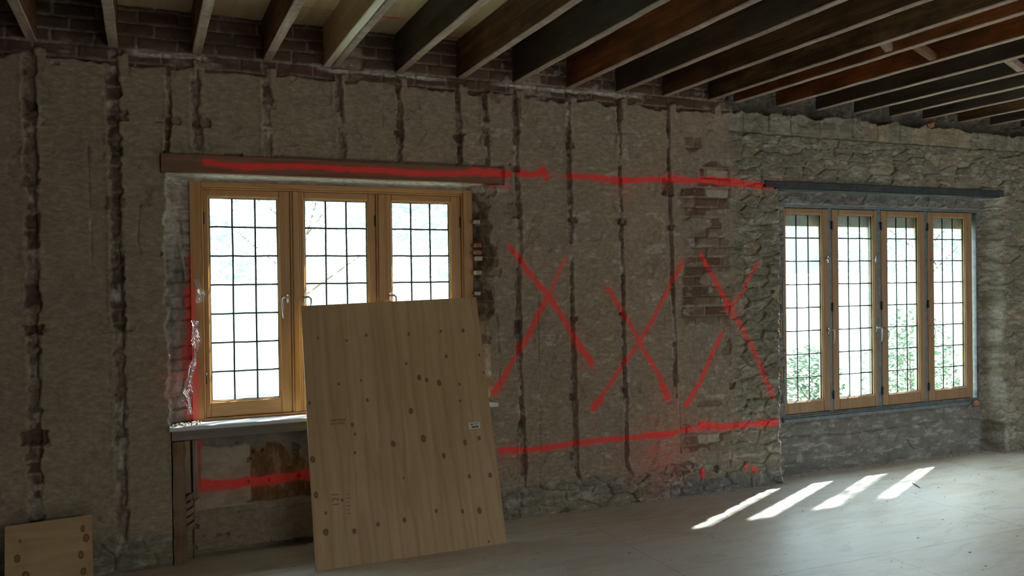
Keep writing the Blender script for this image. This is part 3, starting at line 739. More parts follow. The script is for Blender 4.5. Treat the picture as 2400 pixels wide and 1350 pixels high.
# far window: four casements hung in a grey metal frame
y2 = W2['y']
w2 = empty('window_2', (5.83, y2, W2['z0'])); w2['kind'] = 'structure'
cas = [(1829, 1944), (1951, 2056), (2066, 2168), (2175, 2279)]
glp = [(1837, 1923), (1960, 2043), (2075, 2149), (2183, 2257)]
czs = (W(1838, 972, y2)[1], W(1835, 485, y2)[1])
gz2 = (W(1843, 945, y2)[1], W(1838, 500, y2)[1])
m = MB()
t = .018
m.box(W2['x0'], W2['x0'] + t, y2 - .006, y2 + .09, W2['z0'], W2['z1'], .002); m.box(W2['x1'] - t, W2['x1'], y2 - .006, y2 + .09, W2['z0'], W2['z1'], .002)
m.box(W2['x0'], W2['x1'], y2 - .012, y2 + .09, W2['z1'] - .022, W2['z1'] + .012, .003); m.box(W2['x0'], W2['x1'], y2 - .006, y2 + .09, W2['z0'] - .012, W2['z0'] + .012, .002)
for k in range(3):
    a = WX(cas[k][1], y2) - .01; b = WX(cas[k+1][0], y2) + .01
    m.box(a, b, y2 + .006, y2 + .09, W2['z0'], W2['z1'] - .02, .003)
m.build('frame', M['zinc'], w2)
m = MB(); m.box(W2['x0'] - .03, W2['x1'] - .03, y2 - .040, y2 + .02, W2['z0'] - .045, W2['z0'] - .014, .004); m.box(W2['x0'] - .03, W2['x1'] - .03, y2 - .022, y2 + .02, W2['z0'] - .014, W2['z0'], .003)
m.build('window_sill', M['zinc'], w2)
for k in range(4):
    a, b = WX(cas[k][0], y2), WX(cas[k][1], y2); g0, g1_ = WX(glp[k][0], y2 + .03), WX(glp[k][1], y2 + .03)
    s = sash(w2, a, b, W2['z0'] + .016, W2['z1'] - .026, g0, g1_, gz2[0], gz2[1], y2, .05, [M['sash2'], M['sash2']], 3, 8, 30 + k)
    if k < 2:
        lever(b - .018, y2, W(1943, 775, y2)[1], s, 1, .11); lever(b - .018, y2, W(1943, 608, y2)[1], s, -1, .015)
    if k >= 2:
        m = MB(); hz = W(2190, 775, y2)[1]
        m.tube([(a + .02, y2, hz + .05), (a + .03, y2 - .03, hz + .04), (a + .045, y2 - .04, hz), (a + .035, y2 - .035, hz - .05), (a + .02, y2 - .02, hz - .07)], .0035, 6)
        m.build('handle', M['handle'], s)
    if k == 3:
        m = MB(); hz = W(2190, 615, y2)[1]; m.tube([(a + .03, y2, hz + .02), (a + .04, y2 - .02, hz + .02), (a + .065, y2 - .03, hz - .02)], .005, 6); m.build('catch', M['handle'], s)
    for zz in (.62, 1.35, 2.03):
        m = MB(); hx = a + .003; m.box(hx - .008, hx + .006, y2 - .008, y2 + .004, zz - .035, zz + .035, .002); m.build('hinge', M['hinge'], s)

# stone mullions outside
for (a, b, z0, z1) in [(sum(p)/2 - .05, sum(p)/2 + .05, W1['z0'] - .02, W1['z1'] - .06) for p in mull] + \
        [((WX(cas[k][1], y2) + WX(cas[k+1][0], y2))/2 - .04, (WX(cas[k][1], y2) + WX(cas[k+1][0], y2))/2 + .04, W2['z0'] + .03, 2.025) for k in range(3)]:
    m = MB(); c = (a + b) / 2
    ring = [(a, 5.468), (a + .01, 5.458), (b - .01, 5.458), (b, 5.468), (b, 5.485), (b - .02, 5.50), (a + .02, 5.50), (a, 5.485)]
    lo = [m.bm.verts.new((x, y, z0)) for x, y in ring]; hi = [m.bm.verts.new((x, y, z1)) for x, y in ring]
    for i in range(8): m.bm.faces.new((lo[i], lo[(i+1) % 8], hi[(i+1) % 8], hi[i]))
    m.bm.faces.new(lo[::-1]); m.bm.faces.new(hi)
    o = m.build('trim', M['stone_out']); o['kind'] = 'structure'

# ---------------------------------------------------------------- lintels
o = dense_plate('timber_lintel', .086, 2.165, 5.183, 5.30, 2.250, 2.353, M['lintel'], None)
tag(o, 'brown timber lintel over the nearer window, red paint line along it', 'lintel'); o.rotation_euler = (0, 0, 0)
m = MB()
xL0, zL0 = W(1792, 437); xL1, zL1 = W(2350, 459)
m.box(xL0, xL1, 5.187, 5.30, 2.300, 2.352, .004); m.box(xL0 + .1, xL1 - .05, 5.19, 5.36, 2.288, 2.300, .002)
o = m.build('steel_lintel', M['steel']); tag(o, 'dark steel lintel bar over the four-light window', 'lintel')

# ---------------------------------------------------------------- floor
def floor_material():
    n = NT('floor_plywood')
    v = n.map((1, 9, 1), (0, 0, math.radians(8)))
    g = n.noise(1.2, 6, .65, n.map((1.2, 6, 1)), 1.2); d = n.noise(1.1, 5, .6); f = n.noise(60, 5, .7); big = n.noise(.55, 3, .5)
    c = n.ramp(g, [(.3, (.46, .37, .27)), (.5, (.58, .49, .38)), (.7, (.66, .58, .47))])
    c = n.mix(n.ramp(d, [(.35, (0,0,0)), (.62, (.75,.75,.75))]), c, (.64, .62, .57))       # plaster dust
    c = n.mix(n.math('MULTIPLY', n.ramp(f, [(.30, (1,1,1)), (.42, (0,0,0))]), .35), c, (.22, .17, .12))
    vo = n.n('ShaderNodeTexVoronoi', Scale=5.5); n.t.links.new(n.map((1, 1.7, 1)), vo.inputs['Vector'])
    c = n.mix(n.ramp(vo.outputs['Distance'], [(.035, (.8,.8,.8)), (.07, (0,0,0))]), c, (.12, .085, .055))  # knots and nail heads
    vo2 = n.n('ShaderNodeTexVoronoi', Scale=13); n.t.links.new(n.co, vo2.inputs['Vector'])
    c = n.mix(n.ramp(vo2.outputs['Distance'], [(.03, (.6,.6,.6)), (.06, (0,0,0))]), c, (.17, .13, .10))
    sc = n.noise(2.6, 6, .72, n.map((.5, 1.6, 1), (0, 0, math.radians(-14))), 1.8)
    c = n.mix(n.ramp(sc, [(.52, (0,0,0)), (.60, (.35,.35,.35)), (.68, (0,0,0))]), c, (.30, .28, .26))     # scuffs
    # sheet seams: 1.22 x 2.44 m boards laid across the joists
    sx = n.n('ShaderNodeSeparateXYZ'); n.t.links.new(n.co, sx.inputs[0])
    def seam(ax, off, per, w):
        q = n.math('PINGPONG', n.math('SUBTRACT', ax, off), per / 2)
        return n.math('LESS_THAN', q, w)
    s1 = seam(sx.outputs[1], SEAM_Y, 1.22, .0018)
    row = n.math('FLOOR', n.math('DIVIDE', n.math('SUBTRACT', sx.outputs[1], SEAM_Y), 1.22))
    odd = n.math('MULTIPLY', n.math('PINGPONG', row, 1.0), 1.22)
    s2 = seam(n.math('ADD', sx.outputs[0], odd), SEAM_X, 2.44, .0018)
    s = n.math('MAXIMUM', s1, s2)
    c = n.mix(n.math('MULTIPLY', s, .8), c, (.10, .07, .05))
    h = n.math('SUBTRACT', n.math('MULTIPLY', f, .3), s)
    return n.fin(c, n.math('ADD', n.math('MULTIPLY', d, .25), .30), n.bump(h, .2, .003), .8)
a = FL(2055, 1140); b = FL(2400, 1235); c_ = FL(1850, 1350); d_ = FL(2070, 1300)
SEAM_X = 5.08; SEAM_Y = 3.60
M['floor'] = floor_material()
m = MB(); m.box(-2.5, 8.64, -3.1, 5.42, -.03, 0); m.build('floor', M['floor'])['kind'] = 'structure'

# ---------------------------------------------------------------- ceiling deck
def deck_material():
    n = NT('deck_plywood')
    g = n.noise(1.5, 6, .6, n.map((6, .6, 6)), 1.2)
    c = n.ramp(g, [(.3, (.55, .40, .22)), (.5, (.68, .53, .32)), (.7, (.76, .62, .42))])
    sx = n.n('ShaderNodeSeparateXYZ'); n.t.links.new(n.co, sx.inputs[0]); X = sx.outputs[0]; Y = sx.outputs[1]
    # old dark boards left of the new sheets and far to the right
    old = n.ramp(n.noise(3, 5, .6, n.map((.6, 8, 1))), [(.3, (.03, .02, .014)), (.6, (.08, .05, .03)), (.8, (.14, .09, .055))])
    k = n.math('MAXIMUM', n.math('LESS_THAN', X, -.15), n.math('GREATER_THAN', X, 2.0))
    c = n.mix(k, c, old)
    vo = n.n('ShaderNodeTexVoronoi', Scale=3.2); n.t.links.new(n.map((1.2, .8, 1)), vo.inputs['Vector'])
    c = n.mix(n.ramp(vo.outputs['Distance'], [(.04, (.85,.85,.85)), (.1, (0,0,0))]), c, (.2, .1, .045))
    # red lumber-crayon marks
    w = n.noise(3, 2, .5, n.map((2, 14, 1)))
    r = n.math('MULTIPLY', n.math('LESS_THAN', n.math('PINGPONG', n.math('ADD', Y, n.math('MULTIPLY', w, .06)), .13), .006), n.math('GREATER_THAN', n.noise(2.2, 1), .5))
    r = n.math('MULTIPLY', r, n.math('MULTIPLY', n.math('GREATER_THAN', X, .6), n.math('LESS_THAN', X, 2.0)))
    c = n.mix(n.math('MULTIPLY', r, .7), c, (.7, .06, .04))
    return n.fin(c, .7, None, .2)
M['deck'] = deck_material()
m = MB(); m.box(-2.5, 8.64, -3.1, 5.5, 3.182, 3.20); m.build('ceiling', M['deck'])['kind'] = 'structure'

# ---------------------------------------------------------------- joists
def joist(x, w, side, edge, seed, zb=2.94, zt=3.18, name='ceiling_joist', y0=-2.95, y1=5.24):
    rnd = random.Random(seed); bm = bmesh.new(); N = 60
    rows = []
    for i in range(N + 1):
        y = y0 + (y1 - y0) * i / N
        wx = .0025 * math.sin(y * 1.3 + seed) + rnd.uniform(-.0012, .0012); wz = rnd.uniform(-.0014, .0014); e = rnd.uniform(.002, .006)
        P = [(x + wx, zt), (x + wx, zb + e), (x + wx + e, zb + wz), (x + w + wx - e, zb + wz), (x + w + wx, zb + e), (x + w + wx, zt)]
        rows.append([bm.verts.new((a, y, c)) for a, c in P])
    for i in range(N):
        for k in range(6):
            f = bm.faces.new((rows[i][k], rows[i][(k+1) % 6], rows[i+1][(k+1) % 6], rows[i+1][k]))
            f.material_index = 1 if k in (1, 2, 3) else 0
    bm.faces.new(rows[0]); bm.faces.new(rows[-1][::-1])
    bmesh.ops.recalc_face_normals(bm, faces=bm.faces)
    me = bpy.data.meshes.new(name); bm.to_mesh(me); bm.free()
    return link(name, me, [M[side], M[edge]])
J = [ # x of left face, side look, label
    (-.985, 'old_dark', 'dark old joist just outside the corner, past the brown one'),
    (-.58, 'old_brown', 'brown old ceiling joist above the small board, nearest the dark corner'),
    (-.178, 'old_brown', 'weathered ceiling joist over the second groove, old dark boards on one side only'),
    (.262, 'old_brown', 'pinkish-edged ceiling joist above the near end of the timber lintel'),
    (.66, 'old_brown', 'brown ceiling joist just before the pale new joist'),
    (1.068, 'old_dark', 'old grey joist fixed against the pale new joist'),
    (1.475, 'old_dark', 'dark grey-sided joist, first after the doubled new and old pair'),
    (1.888, 'old_brown', 'brown mottled joist, second after the doubled new and old pair'),
    (2.285, 'old_dark', 'blackish streaked joist, third after the doubled new and old pair'),
    (2.698, 'old_orange', 'bright orange-brown joist between blackish neighbours, the most orange one'),
    (3.093, 'old_dark', 'dark joist next after the bright orange-brown one'),
    (3.483, 'old_brown', 'red-brown joist with a thin pale lower edge, dark nail holes'),
    (3.885, 'old_patch', 'joist with yellowish patches, meeting the wall above the brick pier'),
    (4.125, 'old_orange', 'narrow-set reddish joist right behind the yellow-patched one'),
    (4.535, 'old_orange', 'red-brown joist meeting the wall at the corner of the window recess'),
    (4.935, 'old_dark', 'black joist over the first light of the far window'),
    (5.345, 'old_dark', 'dusty dark joist over the second light of the far window'),
    (5.735, 'old_dark', 'dusty dark joist over the third light of the far window'),
    (6.12, 'old_dark', 'dim joist over the fourth light of the far window'),
    (6.54, 'old_brown', 'brown dim joist ending above the right jamb of the far window'),
    (6.95, 'old_dark', 'last dim joist but one, above the far stone pier'),
    (7.36, 'old_dark', 'farthest ceiling joist, in the dark beyond the stone pier'),
]
for i, (x, s, lab) in enumerate(J):
    w = .052 if i != 5 else .046
    o = joist(x, w, s, 'edge', i)
    tag(o, lab, 'joist', 'ceiling joists')
o = joist(1.018, .046, 'new_side', 'new_edge', 50); tag(o, 'pale new softwood joist sistered onto an old grey one', 'joist', 'ceiling joists')

def block(p0, p1, t, w, name, lab, mat):
    p0 = Vector(p0); p1 = Vector(p1); d = (p1 - p0).normalized(); s = Vector((0, 1, 0)); u = d.cross(s).normalized()
    m = MB(); P = []
    for p in (p0, p1):
        P.append([p + s*t + u*w, p - s*t + u*w, p - s*t - u*w, p + s*t - u*w])
    m.hexa([*P[0], *P[1]]); o = m.build(name, [M[mat]])
    tag(o, lab, 'bracing', 'cross braces between joists'); return o
for ja, jb, by, lab, mt in [
        (3.937, 4.128, 3.76, 'small cross brace with a pale pointed end, behind the yellow-patched joist', 'edge'),
        (4.177, 4.537, 3.80, 'short reddish cross brace in the bay after the pointed brace', 'lintel'),
        (4.987, 5.347, 3.80, 'light speckled cross brace in the farther joists near the picture edge', 'edge')]:
    block((ja, by, 3.11), (jb, by, 2.965), .024, .019, 'cross_brace', lab, mt)

# ---------------------------------------------------------------- leaning plywood sheet
BL, BR, TR, TL = Vector((.839, 4.742, 0)), Vector((2.001, 4.755, 0)), Vector((2.027, 5.268, 1.505)), Vector((.867, 5.268, 1.467))
sheet_o = BL
ex = (BR - BL).normalized(); ez = ((TL - BL) - ex * (TL - BL).dot(ex)).normalized(); ey = ez.cross(ex).normalized()  # ey points to the wall
rotm = Matrix((ex, ey, ez)).transposed().to_4x4()
def loc2(P): d = P - BL; return (d.dot(ex), d.dot(ez))
nrm_s = ey
def sheet_pt(px, py):
    d = ray(px, py); t = (BL - EYE).dot(nrm_s) / d.dot(nrm_s); return loc2(EYE + d * t)
KN = [(745,793,5),(858,785,6),(958,783,7),(1033,776,7),(1085,775,8),(1046,835,7),(1123,832,6),(1150,862,5),(1000,890,9),(982,884,10),(1029,897,11),(952,852,6),(794,900,6),(846,892,5),(861,938,6),(963,963,11),(1078,940,7),(1077,900,6),(1133,873,5),(992,1028,13),(922,1040,11),(832,1018,5),(1090,1037,10),(1123,1027,8),(1040,1069,10),(826,995,7),(832,1061,6),(733,1077,11),(741,1160,11),(764,1247,12),(1100,1117,8),(1149,1114,9),(1022,1197,7),(1084,1198,7),(1124,1197,11),(948,1219,8),(886,1229,8),(831,1245,9),(764,1203,6),(725,945,6),(813,798,4),(946,1120,5),(802,1172,5),(1146,1270,4)]
knots = []
for a, b, r in KN:
    q = sheet_pt(a, b); knots.append((q[0], q[1], r * .00105))
M['sheet'] = plywood('leaning_plywood', knots)
M['ply_edge'] = wood('ply_edge', (.25, .16, .09), (.45, .33, .2), (.6, .47, .3), 'x', 1.5, .8, .3)
ps = empty('plywood_sheet', BL); ps.rotation_euler = rotm.to_euler()
tag(ps, 'large knotty plywood sheet standing on the floor, leaning against the nearer window', 'plywood sheet')
bm = bmesh.new(); q = [loc2(p) for p in (BL, BR, TR, TL)]; th = .018
lo = [bm.verts.new((x, 0, z)) for x, z in q]; hi = [bm.verts.new((x, th, z)) for x, z in q]
bm.faces.new(lo); bm.faces.new(hi[::-1])
for i in range(4): bm.faces.new((lo[i], hi[i], hi[(i+1) % 4], lo[(i+1) % 4])).material_index = 1
bmesh.ops.recalc_face_normals(bm, faces=bm.faces)
me = bpy.data.meshes.new('panel'); bm.to_mesh(me); bm.free()
pn = bpy.data.objects.new('panel', me); COL.objects.link(pn); me.materials.append(M['sheet']); me.materials.append(M['ply_edge']); pn.parent = ps
def on_sheet(name, boxes, mat, dy=-.0008, label=None, parent=None):
    m = MB()
    for x0, x1, z0, z1 in boxes: m.box(x0, x1, dy, 0.0002, z0, z1)
    bmesh.ops.recalc_face_normals(m.bm, faces=m.bm.faces)
    me = bpy.data.meshes.new(name); m.bm.to_mesh(me); m.bm.free(); me.materials.append(mat)
    o = bpy.data.objects.new(name, me); COL.objects.link(o); o.parent = parent or ps
    if label: o['label'] = label
    return o
a = sheet_pt(1100, 1006); b = sheet_pt(1124, 989)
st_ = on_sheet('sticker', [(a[0], b[0], a[1], b[1])], M['white_label'], label='small white printed sticker')
w_, h_ = b[0] - a[0], b[1] - a[1]
bx = [(a[0] + w_*.48, a[0] + w_*.9, a[1] + h_*.78, a[1] + h_*.84), (a[0] + w_*.48, a[0] + w_*.8, a[1] + h_*.66, a[1] + h_*.71),
      (a[0] + w_*.16, a[0] + w_*.40, a[1] + h_*.62, a[1] + h_*.74), (a[0] + w_*.22, a[0] + w_*.34, a[1] + h_*.72, a[1] + h_*.84)]
rnd = random.Random(4); xx = a[0] + w_*.22
while xx < a[0] + w_*.86:
    ww_ = rnd.uniform(.0008, .0026); bx.append((xx, xx + ww_, a[1] + h_*.14, a[1] + h_*.46)); xx += ww_ + rnd.uniform(.0008, .002)
on_sheet('sticker_print', bx, M['ink'], -.0014, parent=st_)
def text_on_sheet(s, px, py, size, rot, mat, name):
    cu = bpy.data.curves.new(name, 'FONT'); cu.body = s; cu.size = size; cu.extrude = .0003; cu.materials.append(mat)
    o = bpy.data.objects.new(name, cu); COL.objects.link(o); o.parent = ps
    q = sheet_pt(px, py); bpy.context.view_layer.update()
    me = bpy.data.meshes.new_from_object(o.evaluated_get(bpy.context.evaluated_depsgraph_get()))
    bpy.data.objects.remove(o); me.name = name
    o = bpy.data.objects.new(name, me); COL.objects.link(o); o.parent = ps
    if not me.materials: me.materials.append(mat)
    o.location = (q[0], -.0006, q[1]); o.rotation_euler = (math.pi/2, rot, 0)
    return o
text_on_sheet('121', 795, 1187, .055, -math.pi/2, M['stamp'], 'grade_stamp')['label'] = 'faded stencilled numerals'
rnd = random.Random(8); bx = []
for row in range(2):
    q = sheet_pt(775, 988 + row * 8); xx = q[0]
    for k in range(11):
        w0 = rnd.uniform(.003, .008); bx.append((xx, xx + w0, q[1], q[1] + .012)); xx += w0 + .003
on_sheet('faded_print', bx, M['stamp'], -.0006, 'faded brown printed line')
bx = []
for k in range(6):
    q = sheet_pt(812, 1160 + k * 9); w0 = rnd.uniform(.010, .03); bx.append((q[0], q[0] + w0, q[1], q[1] + .004))
on_sheet('faded_print', bx, M['stamp'], -.0006, 'faded brown printed line')

# small board, lower left
def board4(name, P, th, mats, lab):
    m = MB(); P = [Vector(p) for p in P]; n_ = (P[1]-P[0]).cross(P[3]-P[0]).normalized()
    if n_.y < 0: n_ = -n_
    m.hexa([P[0], P[1], P[1]+n_*th, P[0]+n_*th, P[3], P[2], P[2]+n_*th, P[3]+n_*th])
    o = m.build(name, mats); tag(o, lab, 'board'); return o
M['board'] = plywood('small_board', [(-.64, .19, .012), (-.60, .10, .016), (-.335, .30, .010), (-.32, .25, .012), (-.345, .17, .012), (-.63, .27, .006), (-.33, .09, .012)], .95, 'x')
board4('plywood_board', [(-.69, 4.985, 0), (-.283, 4.985, 0), (-.293, 5.12, .362), (-.702, 5.12, .350)], .018, [M['board']],
       'small pale plywood board leaning on the wall in the dark corner')

# ---------------------------------------------------------------- timber remains under the near window
m = MB(); rnd = random.Random(3)
N = 14; pr = None
for i in range(N + 1):
    z = .705 * i / N; a = .122 + rnd.uniform(-.003, .003); b = .190 + rnd.uniform(-.004, .004); yy = 5.200 + rnd.uniform(-.003, .003)
    r_ = [m.bm.verts.new(p) for p in ((a, yy, z), (b, yy, z), (b, yy + .07, z), (a, yy + .07, z))]
    if pr:
        for k in range(4): m.bm.faces.new((pr[k], pr[(k+1) % 4], r_[(k+1) % 4], r_[k]))
    else: m.bm.faces.new(r_[::-1])
    pr = r_
m.bm.faces.new(pr); o = m.build('wall_stud', M['stud']); tag(o, 'old brown timber stud standing beneath the sill end of the nearer window', 'stud')
for k, (x0, z0, x1, z1, w, lab) in enumerate([(.203, .40, .199, .700, .034, 'upright whitish lath board beside the brown stud under the sill'),
                                 (.245, .36, .243, .700, .026, 'thin upright wood strip with nail holes beside the pink plaster patch')]):
    m = MB(); y = 5.232 + .012 * k
    m.hexa([(x0 - w/2, y, z0), (x0 + w/2, y, z0), (x0 + w/2, y + .01, z0), (x0 - w/2, y + .01, z0), (x1 - w/2, y, z1), (x1 + w/2, y, z1), (x1 + w/2, y + .01, z1), (x1 - w/2, y + .01, z1)])
    o = m.build('lath_board', M['lath']); tag(o, lab, 'lath')
labs = ['topmost of five broken slanted laths beside the brown stud', 'second slanted lath down beside the brown stud', 'middle one of five slanted laths beside the brown stud', 'fourth slanted lath down beside the brown stud', 'lowest of five slanted laths beside the brown stud']
for k in range(5):
    z = .375 - k * .043
    m = MB(); x0, x1 = .194, .236 - .004 * (k % 2); y = 5.248
    m.hexa([(x0, y, z - .03), (x1, y, z - .005), (x1, y + .008, z - .005), (x0, y + .008, z - .03), (x0, y, z), (x1, y, z + .025), (x1, y + .008, z + .025), (x0, y + .008, z)])
    o = m.build('slanted_lath', M['lath']); tag(o, labs[k], 'lath', 'slanted laths under the sill')

# ---------------------------------------------------------------- torn expanded-metal lath at the near window's left jamb
def mesh_rag(name, pts, width, lab, seed, cell=.011, mat='wire'):
    """strip of diamond mesh following pts (x,y,z), curling"""
    rnd = random.Random(seed); m = MB(); pts = [Vector(p) for p in pts]
    L = [0]
    for i in range(len(pts)-1): L.append(L[-1] + (pts[i+1]-pts[i]).length)
    n = int(L[-1] / cell); wn = max(2, int(width / cell))
    def at(t):
        for i in range(len(pts)-1):
            if t <= L[i+1] or i == len(pts)-2:
                f = (t - L[i]) / (L[i+1]-L[i]); return pts[i].lerp(pts[i+1], f)
    ph = rnd.uniform(0, 6)
    G = {}
    for i in range(n + 1):
        c = at(i * cell); wl = width * (.55 + .45 * math.sin(i * .35 + ph) * math.sin(i * .13 + ph * 2))
        ang = .5 * math.sin(i * .22 + ph)
        for j in range(wn + 1):
            u = (j / wn - .5 + (.25 / wn if i % 2 else -.25 / wn)) * wl
            G[i, j] = c + Vector((u * math.cos(ang), -.02 * math.sin(ang + 3 * u / width) - .006 * rnd.random(), rnd.uniform(-.001, .001)))
    for i in range(n):
        for j in range(wn + 1):
            m.tube([G[i, j], G[i+1, j]], .0009, 3, False)
            jj = j + (1 if i % 2 else -1)
            if 0 <= jj <= wn: m.tube([G[i, j], G[i+1, jj]], .0009, 3, False)
    o = m.build(name, M[mat]); tag(o, lab, 'wire mesh', 'torn metal lath at the jamb'); return o
def P3(px, py, y): q = W(px, py, y); return (q[0], y, q[1])
mesh_rag('wire_mesh', [P3(418, 545, 5.22), P3(424, 590, 5.22), P3(432, 625, 5.23), P3(443, 650, 5.25)], .03, 'thin torn wire mesh strip hanging at the upper jamb of the nearer window', 2)
mesh_rag('wire_mesh', [P3(458, 655, 5.26), P3(466, 672, 5.25), P3(474, 690, 5.25), P3(464, 712, 5.27)], .05, 'small curled wire mesh scrap stuck over the window casing', 3)
mesh_rag('wire_mesh', [P3(456, 752, 5.24), P3(460, 790, 5.23), P3(458, 830, 5.23), P3(448, 870, 5.22), P3(440, 905, 5.21), P3(444, 950, 5.22), P3(446, 975, 5.23)], .055, 'long ragged wire mesh strip running down to the sill corner', 4)
mesh_rag('wire_mesh', [P3(432, 885, 5.20), P3(428, 920, 5.19), P3(438, 955, 5.20)], .035, 'dark crumpled wire mesh tuft just above the sill corner', 5, mat='hinge')

# ---------------------------------------------------------------- rubble: broken bricks in the right jamb, loose bits
rnd = random.Random(12)
jb = [(1120,520,7,3.2,'pale','upper pale squared brick end in the broken jamb beside the window'),(1122,575,8,4,'loose','upper broken brick of the orange cluster in the jamb'),(1122,592,9,4,'loose','middle broken brick of the orange cluster in the jamb'),
      (1124,606,9,4,'pale','lowest pale-topped brick of the orange cluster in the jamb'),(1123,639,9,4,'pale','pale squared brick end below the orange cluster in the jamb'),(1122,688,6,3.5,'pale','pale brick end just above the top corner of the plywood sheet')]
for k, (px, py, hw, hh, t, lab) in enumerate(jb):
    m = MB(); cx, cz = W(px, py, 5.235)
    m.box(cx - hw*PX, cx + hw*PX*.8, 5.232, 5.30, cz - hh*PX*1.3, cz + hh*PX*1.3, .003, 0, 2)
    for v in m.bm.verts: v.co += Vector((rnd.uniform(-.002, .002), rnd.uniform(-.004, .002), rnd.uniform(-.002, .002)))
    o = m.build('jamb_brick', M['brick_' + t]); tag(o, lab, 'brick', 'broken bricks in the window jamb')
for px, py, y, r, mt, lab in [(2287, 946, 5.33, (.035, .03, .03), 'brick_loose', 'orange-brown brick lump at the sill end of the four-light window'),
                      (1814, 684, 5.19, (.02, .018, .022), 'brick_loose', 'small brick stub at the inner edge of the window recess'),
                      (2182, 290, 5.20, (.055, .04, .035), 'brick_loose', 'reddish stone lump on top of the wall beneath the joists')]:
    x, z = W(px, py, y); m = MB(); m.lump((x, y, z), r, px, 1, 2); o = m.build('brick_lump', M[mt]); tag(o, lab, 'brick')
m = MB()
for k in range(70):
    u = rnd.random(); x = .125 + .16 * u * u; y = rnd.uniform(5.17, 5.29); s = rnd.uniform(.003, .010)
    m.lump((x, y, .799 + s * .5), (s, s, s * .7), k, 1, 1)
o = m.build('debris', M['rubble']); tag(o, 'crumbs of broken plaster on the sill corner of the nearer window', 'debris', kind='stuff')
m = MB()
for k in range(240):
    x = rnd.uniform(2.1, 7.2); y = 5.2 - abs(rnd.gauss(0, .035)) - .01; s = rnd.uniform(.002, .009)
    if 4.55 < x < 6.95: y += .16
    m.lump((x, y, s * .3), (s, s, s * .6), k, 1, 1)
for k in range(160):
    q = (rnd.uniform(.6, 7.2), rnd.uniform(2.6, 5.0)); s = rnd.uniform(.0025, .008)
    m.lump((q[0], q[1], s * .25), (s * rnd.uniform(.8, 2), s, s * .4), k, 1, 1)
o = m.build('debris', M['rubble']); tag(o, 'scattered crumbs and chips of debris over the floor', 'debris', kind='stuff')

# wood splinter on the floor by the sun patch
a = FL(2138, 1133); b = FL(2157, 1145); m = MB(); m.tube([(a[0], a[1], .004), ((a[0]+b[0])/2, (a[1]+b[1])/2, .006), (b[0], b[1], .004)], [.003, .004, .002], 6)
o = m.build('wood_splinter', M['stud']); tag(o, 'thin brown wood splinter lying on the floor by the broken sun patch', 'splinter')

# ---------------------------------------------------------------- the rest of the room
def wall_with_hole(name, axis, pos, a0, a1, h0, h1, z0, z1, zt=3.2, th=.12):
    m = MB()
    def bx(a, b, c, d):
        if axis == 'x': m.box(pos, pos + th, a, b, c, d)
        else: m.box(a, b, pos - th, pos, c, d)
    if h0 is None: bx(a0, a1, 0, zt)
    else:
        bx(a0, h0, 0, zt); bx(h1, a1, 0, zt); bx(h0, h1, 0, z0); bx(h0, h1, z1, zt)
    m.build(name, M['render_wall'])['kind'] = 'structure'
wall_with_hole('wall_left', 'x', -2.62, -3.1, 5.4, None, None, 0, 0)
wall_with_hole('wall_right', 'x', 8.52, -3.1, 5.2, -.1, 2.9, .75, 2.25)
wall_with_hole('wall_front', 'y', -3.0, -2.5, 8.52, 1.5, 5.1, .85, 2.35)

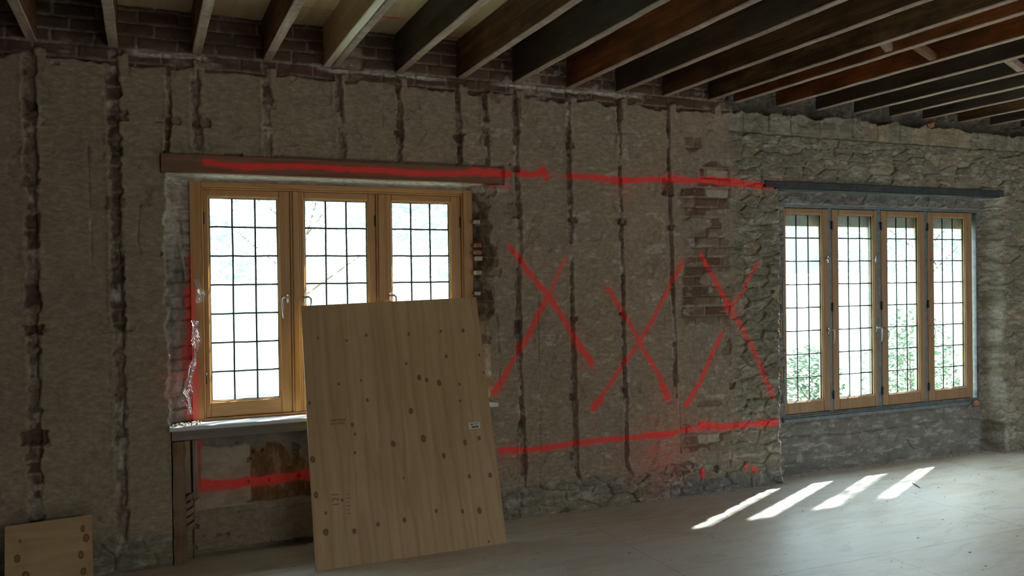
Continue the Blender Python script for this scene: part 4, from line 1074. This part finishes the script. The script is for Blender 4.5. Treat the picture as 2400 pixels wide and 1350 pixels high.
# ---------------------------------------------------------------- outside: lawn, garden wall, shrubs, trees
m = MB(); m.box(-30, 50, 5.70, 60, -.9, -.8); m.build('ground', M['lawn'])['kind'] = 'structure'
m = MB(); m.box(-12, 40, 19, 19.3, -.8, 1.6, .02); m.box(-12, 40, 18.95, 19.35, 1.6, 1.7, .02)
o = m.build('garden_wall', M['garden_wall']); tag(o, 'pale garden wall far outside the windows', 'wall')
def plant(name, lab, c, rad, n, leaf, mat, stem_h, seed, cat):
    rnd = random.Random(seed); e = empty(name, (c[0], c[1], -.8)); tag(e, lab, cat)
    V = []; Q = []
    for i in range(n):
        while True:
            p = Vector((rnd.uniform(-1, 1), rnd.uniform(-1, 1), rnd.uniform(-1, 1)))
            if .25 < p.length < 1: break
        p = Vector((p.x * rad[0], p.y * rad[1], p.z * rad[2])) + Vector(c)
        a = Vector((rnd.uniform(-1, 1), rnd.uniform(-1, 1), rnd.uniform(-.8, .5))).normalized(); b = a.orthogonal().normalized()
        s = leaf * rnd.uniform(.6, 1.3); k = len(V)
        V += [p - a*s, p + b*s*.42, p + a*s, p - b*s*.42]; Q.append((k, k+1, k+2, k+3))
    me = np_mesh('foliage', [tuple(v) for v in V], Q, False); link('foliage', me, M[mat], e)
    m = MB()
    base = Vector((c[0], c[1], -.8)); top = Vector(c) + Vector((0, 0, rad[2] * .3))
    m.tube([base, base.lerp(top, .5) + Vector((.04, .02, 0)), top], [stem_h, stem_h * .7, stem_h * .3], 8)
    for k in range(7):
        a = base.lerp(top, .45 + .07 * k); ang = k * 2.4
        m.tube([a, a + Vector((math.cos(ang) * rad[0] * .6, math.sin(ang) * rad[1] * .6, rad[2] * .45))], [stem_h * .45, stem_h * .12], 5)
    m.build('trunk' if cat == 'tree' else 'stem', M['bark'], e)
plant('garden_shrub', 'leafy green shrub outside behind the second light of the far window', (6.55, 7.1, .25), (.42, .4, .62), 2200, .030, 'leaf', .02, 1, 'shrub')
plant('garden_shrub', 'grey-green shrub outside behind the fourth light of the far window', (9.3, 8.2, .3), (.7, .5, .9), 2600, .034, 'leaf', .02, 2, 'shrub')
plant('garden_shrub', 'low shrub outside seen at the foot of the first light of the far window', (5.6, 7.6, -.05), (.4, .4, .5), 1500, .030, 'leaf', .02, 5, 'shrub')
plant('garden_tree', 'pale leafy tree outside the nearer window', (2.6, 16, 3.0), (3.2, 2.5, 3.0), 11000, .085, 'leaf2', .05, 3, 'tree')
plant('garden_tree', 'pale leafy tree far outside beyond the fourth light of the far window', (19.5, 16.5, 3.6), (3.6, 2.5, 3.4), 11000, .085, 'leaf2', .05, 4, 'tree')
plant('garden_tree', 'slim garden tree outside whose leaves break up the last sun patch', (9.65, 7.05, 4.35), (.55, .3, .42), 80, .13, 'leaf', .03, 9, 'tree')
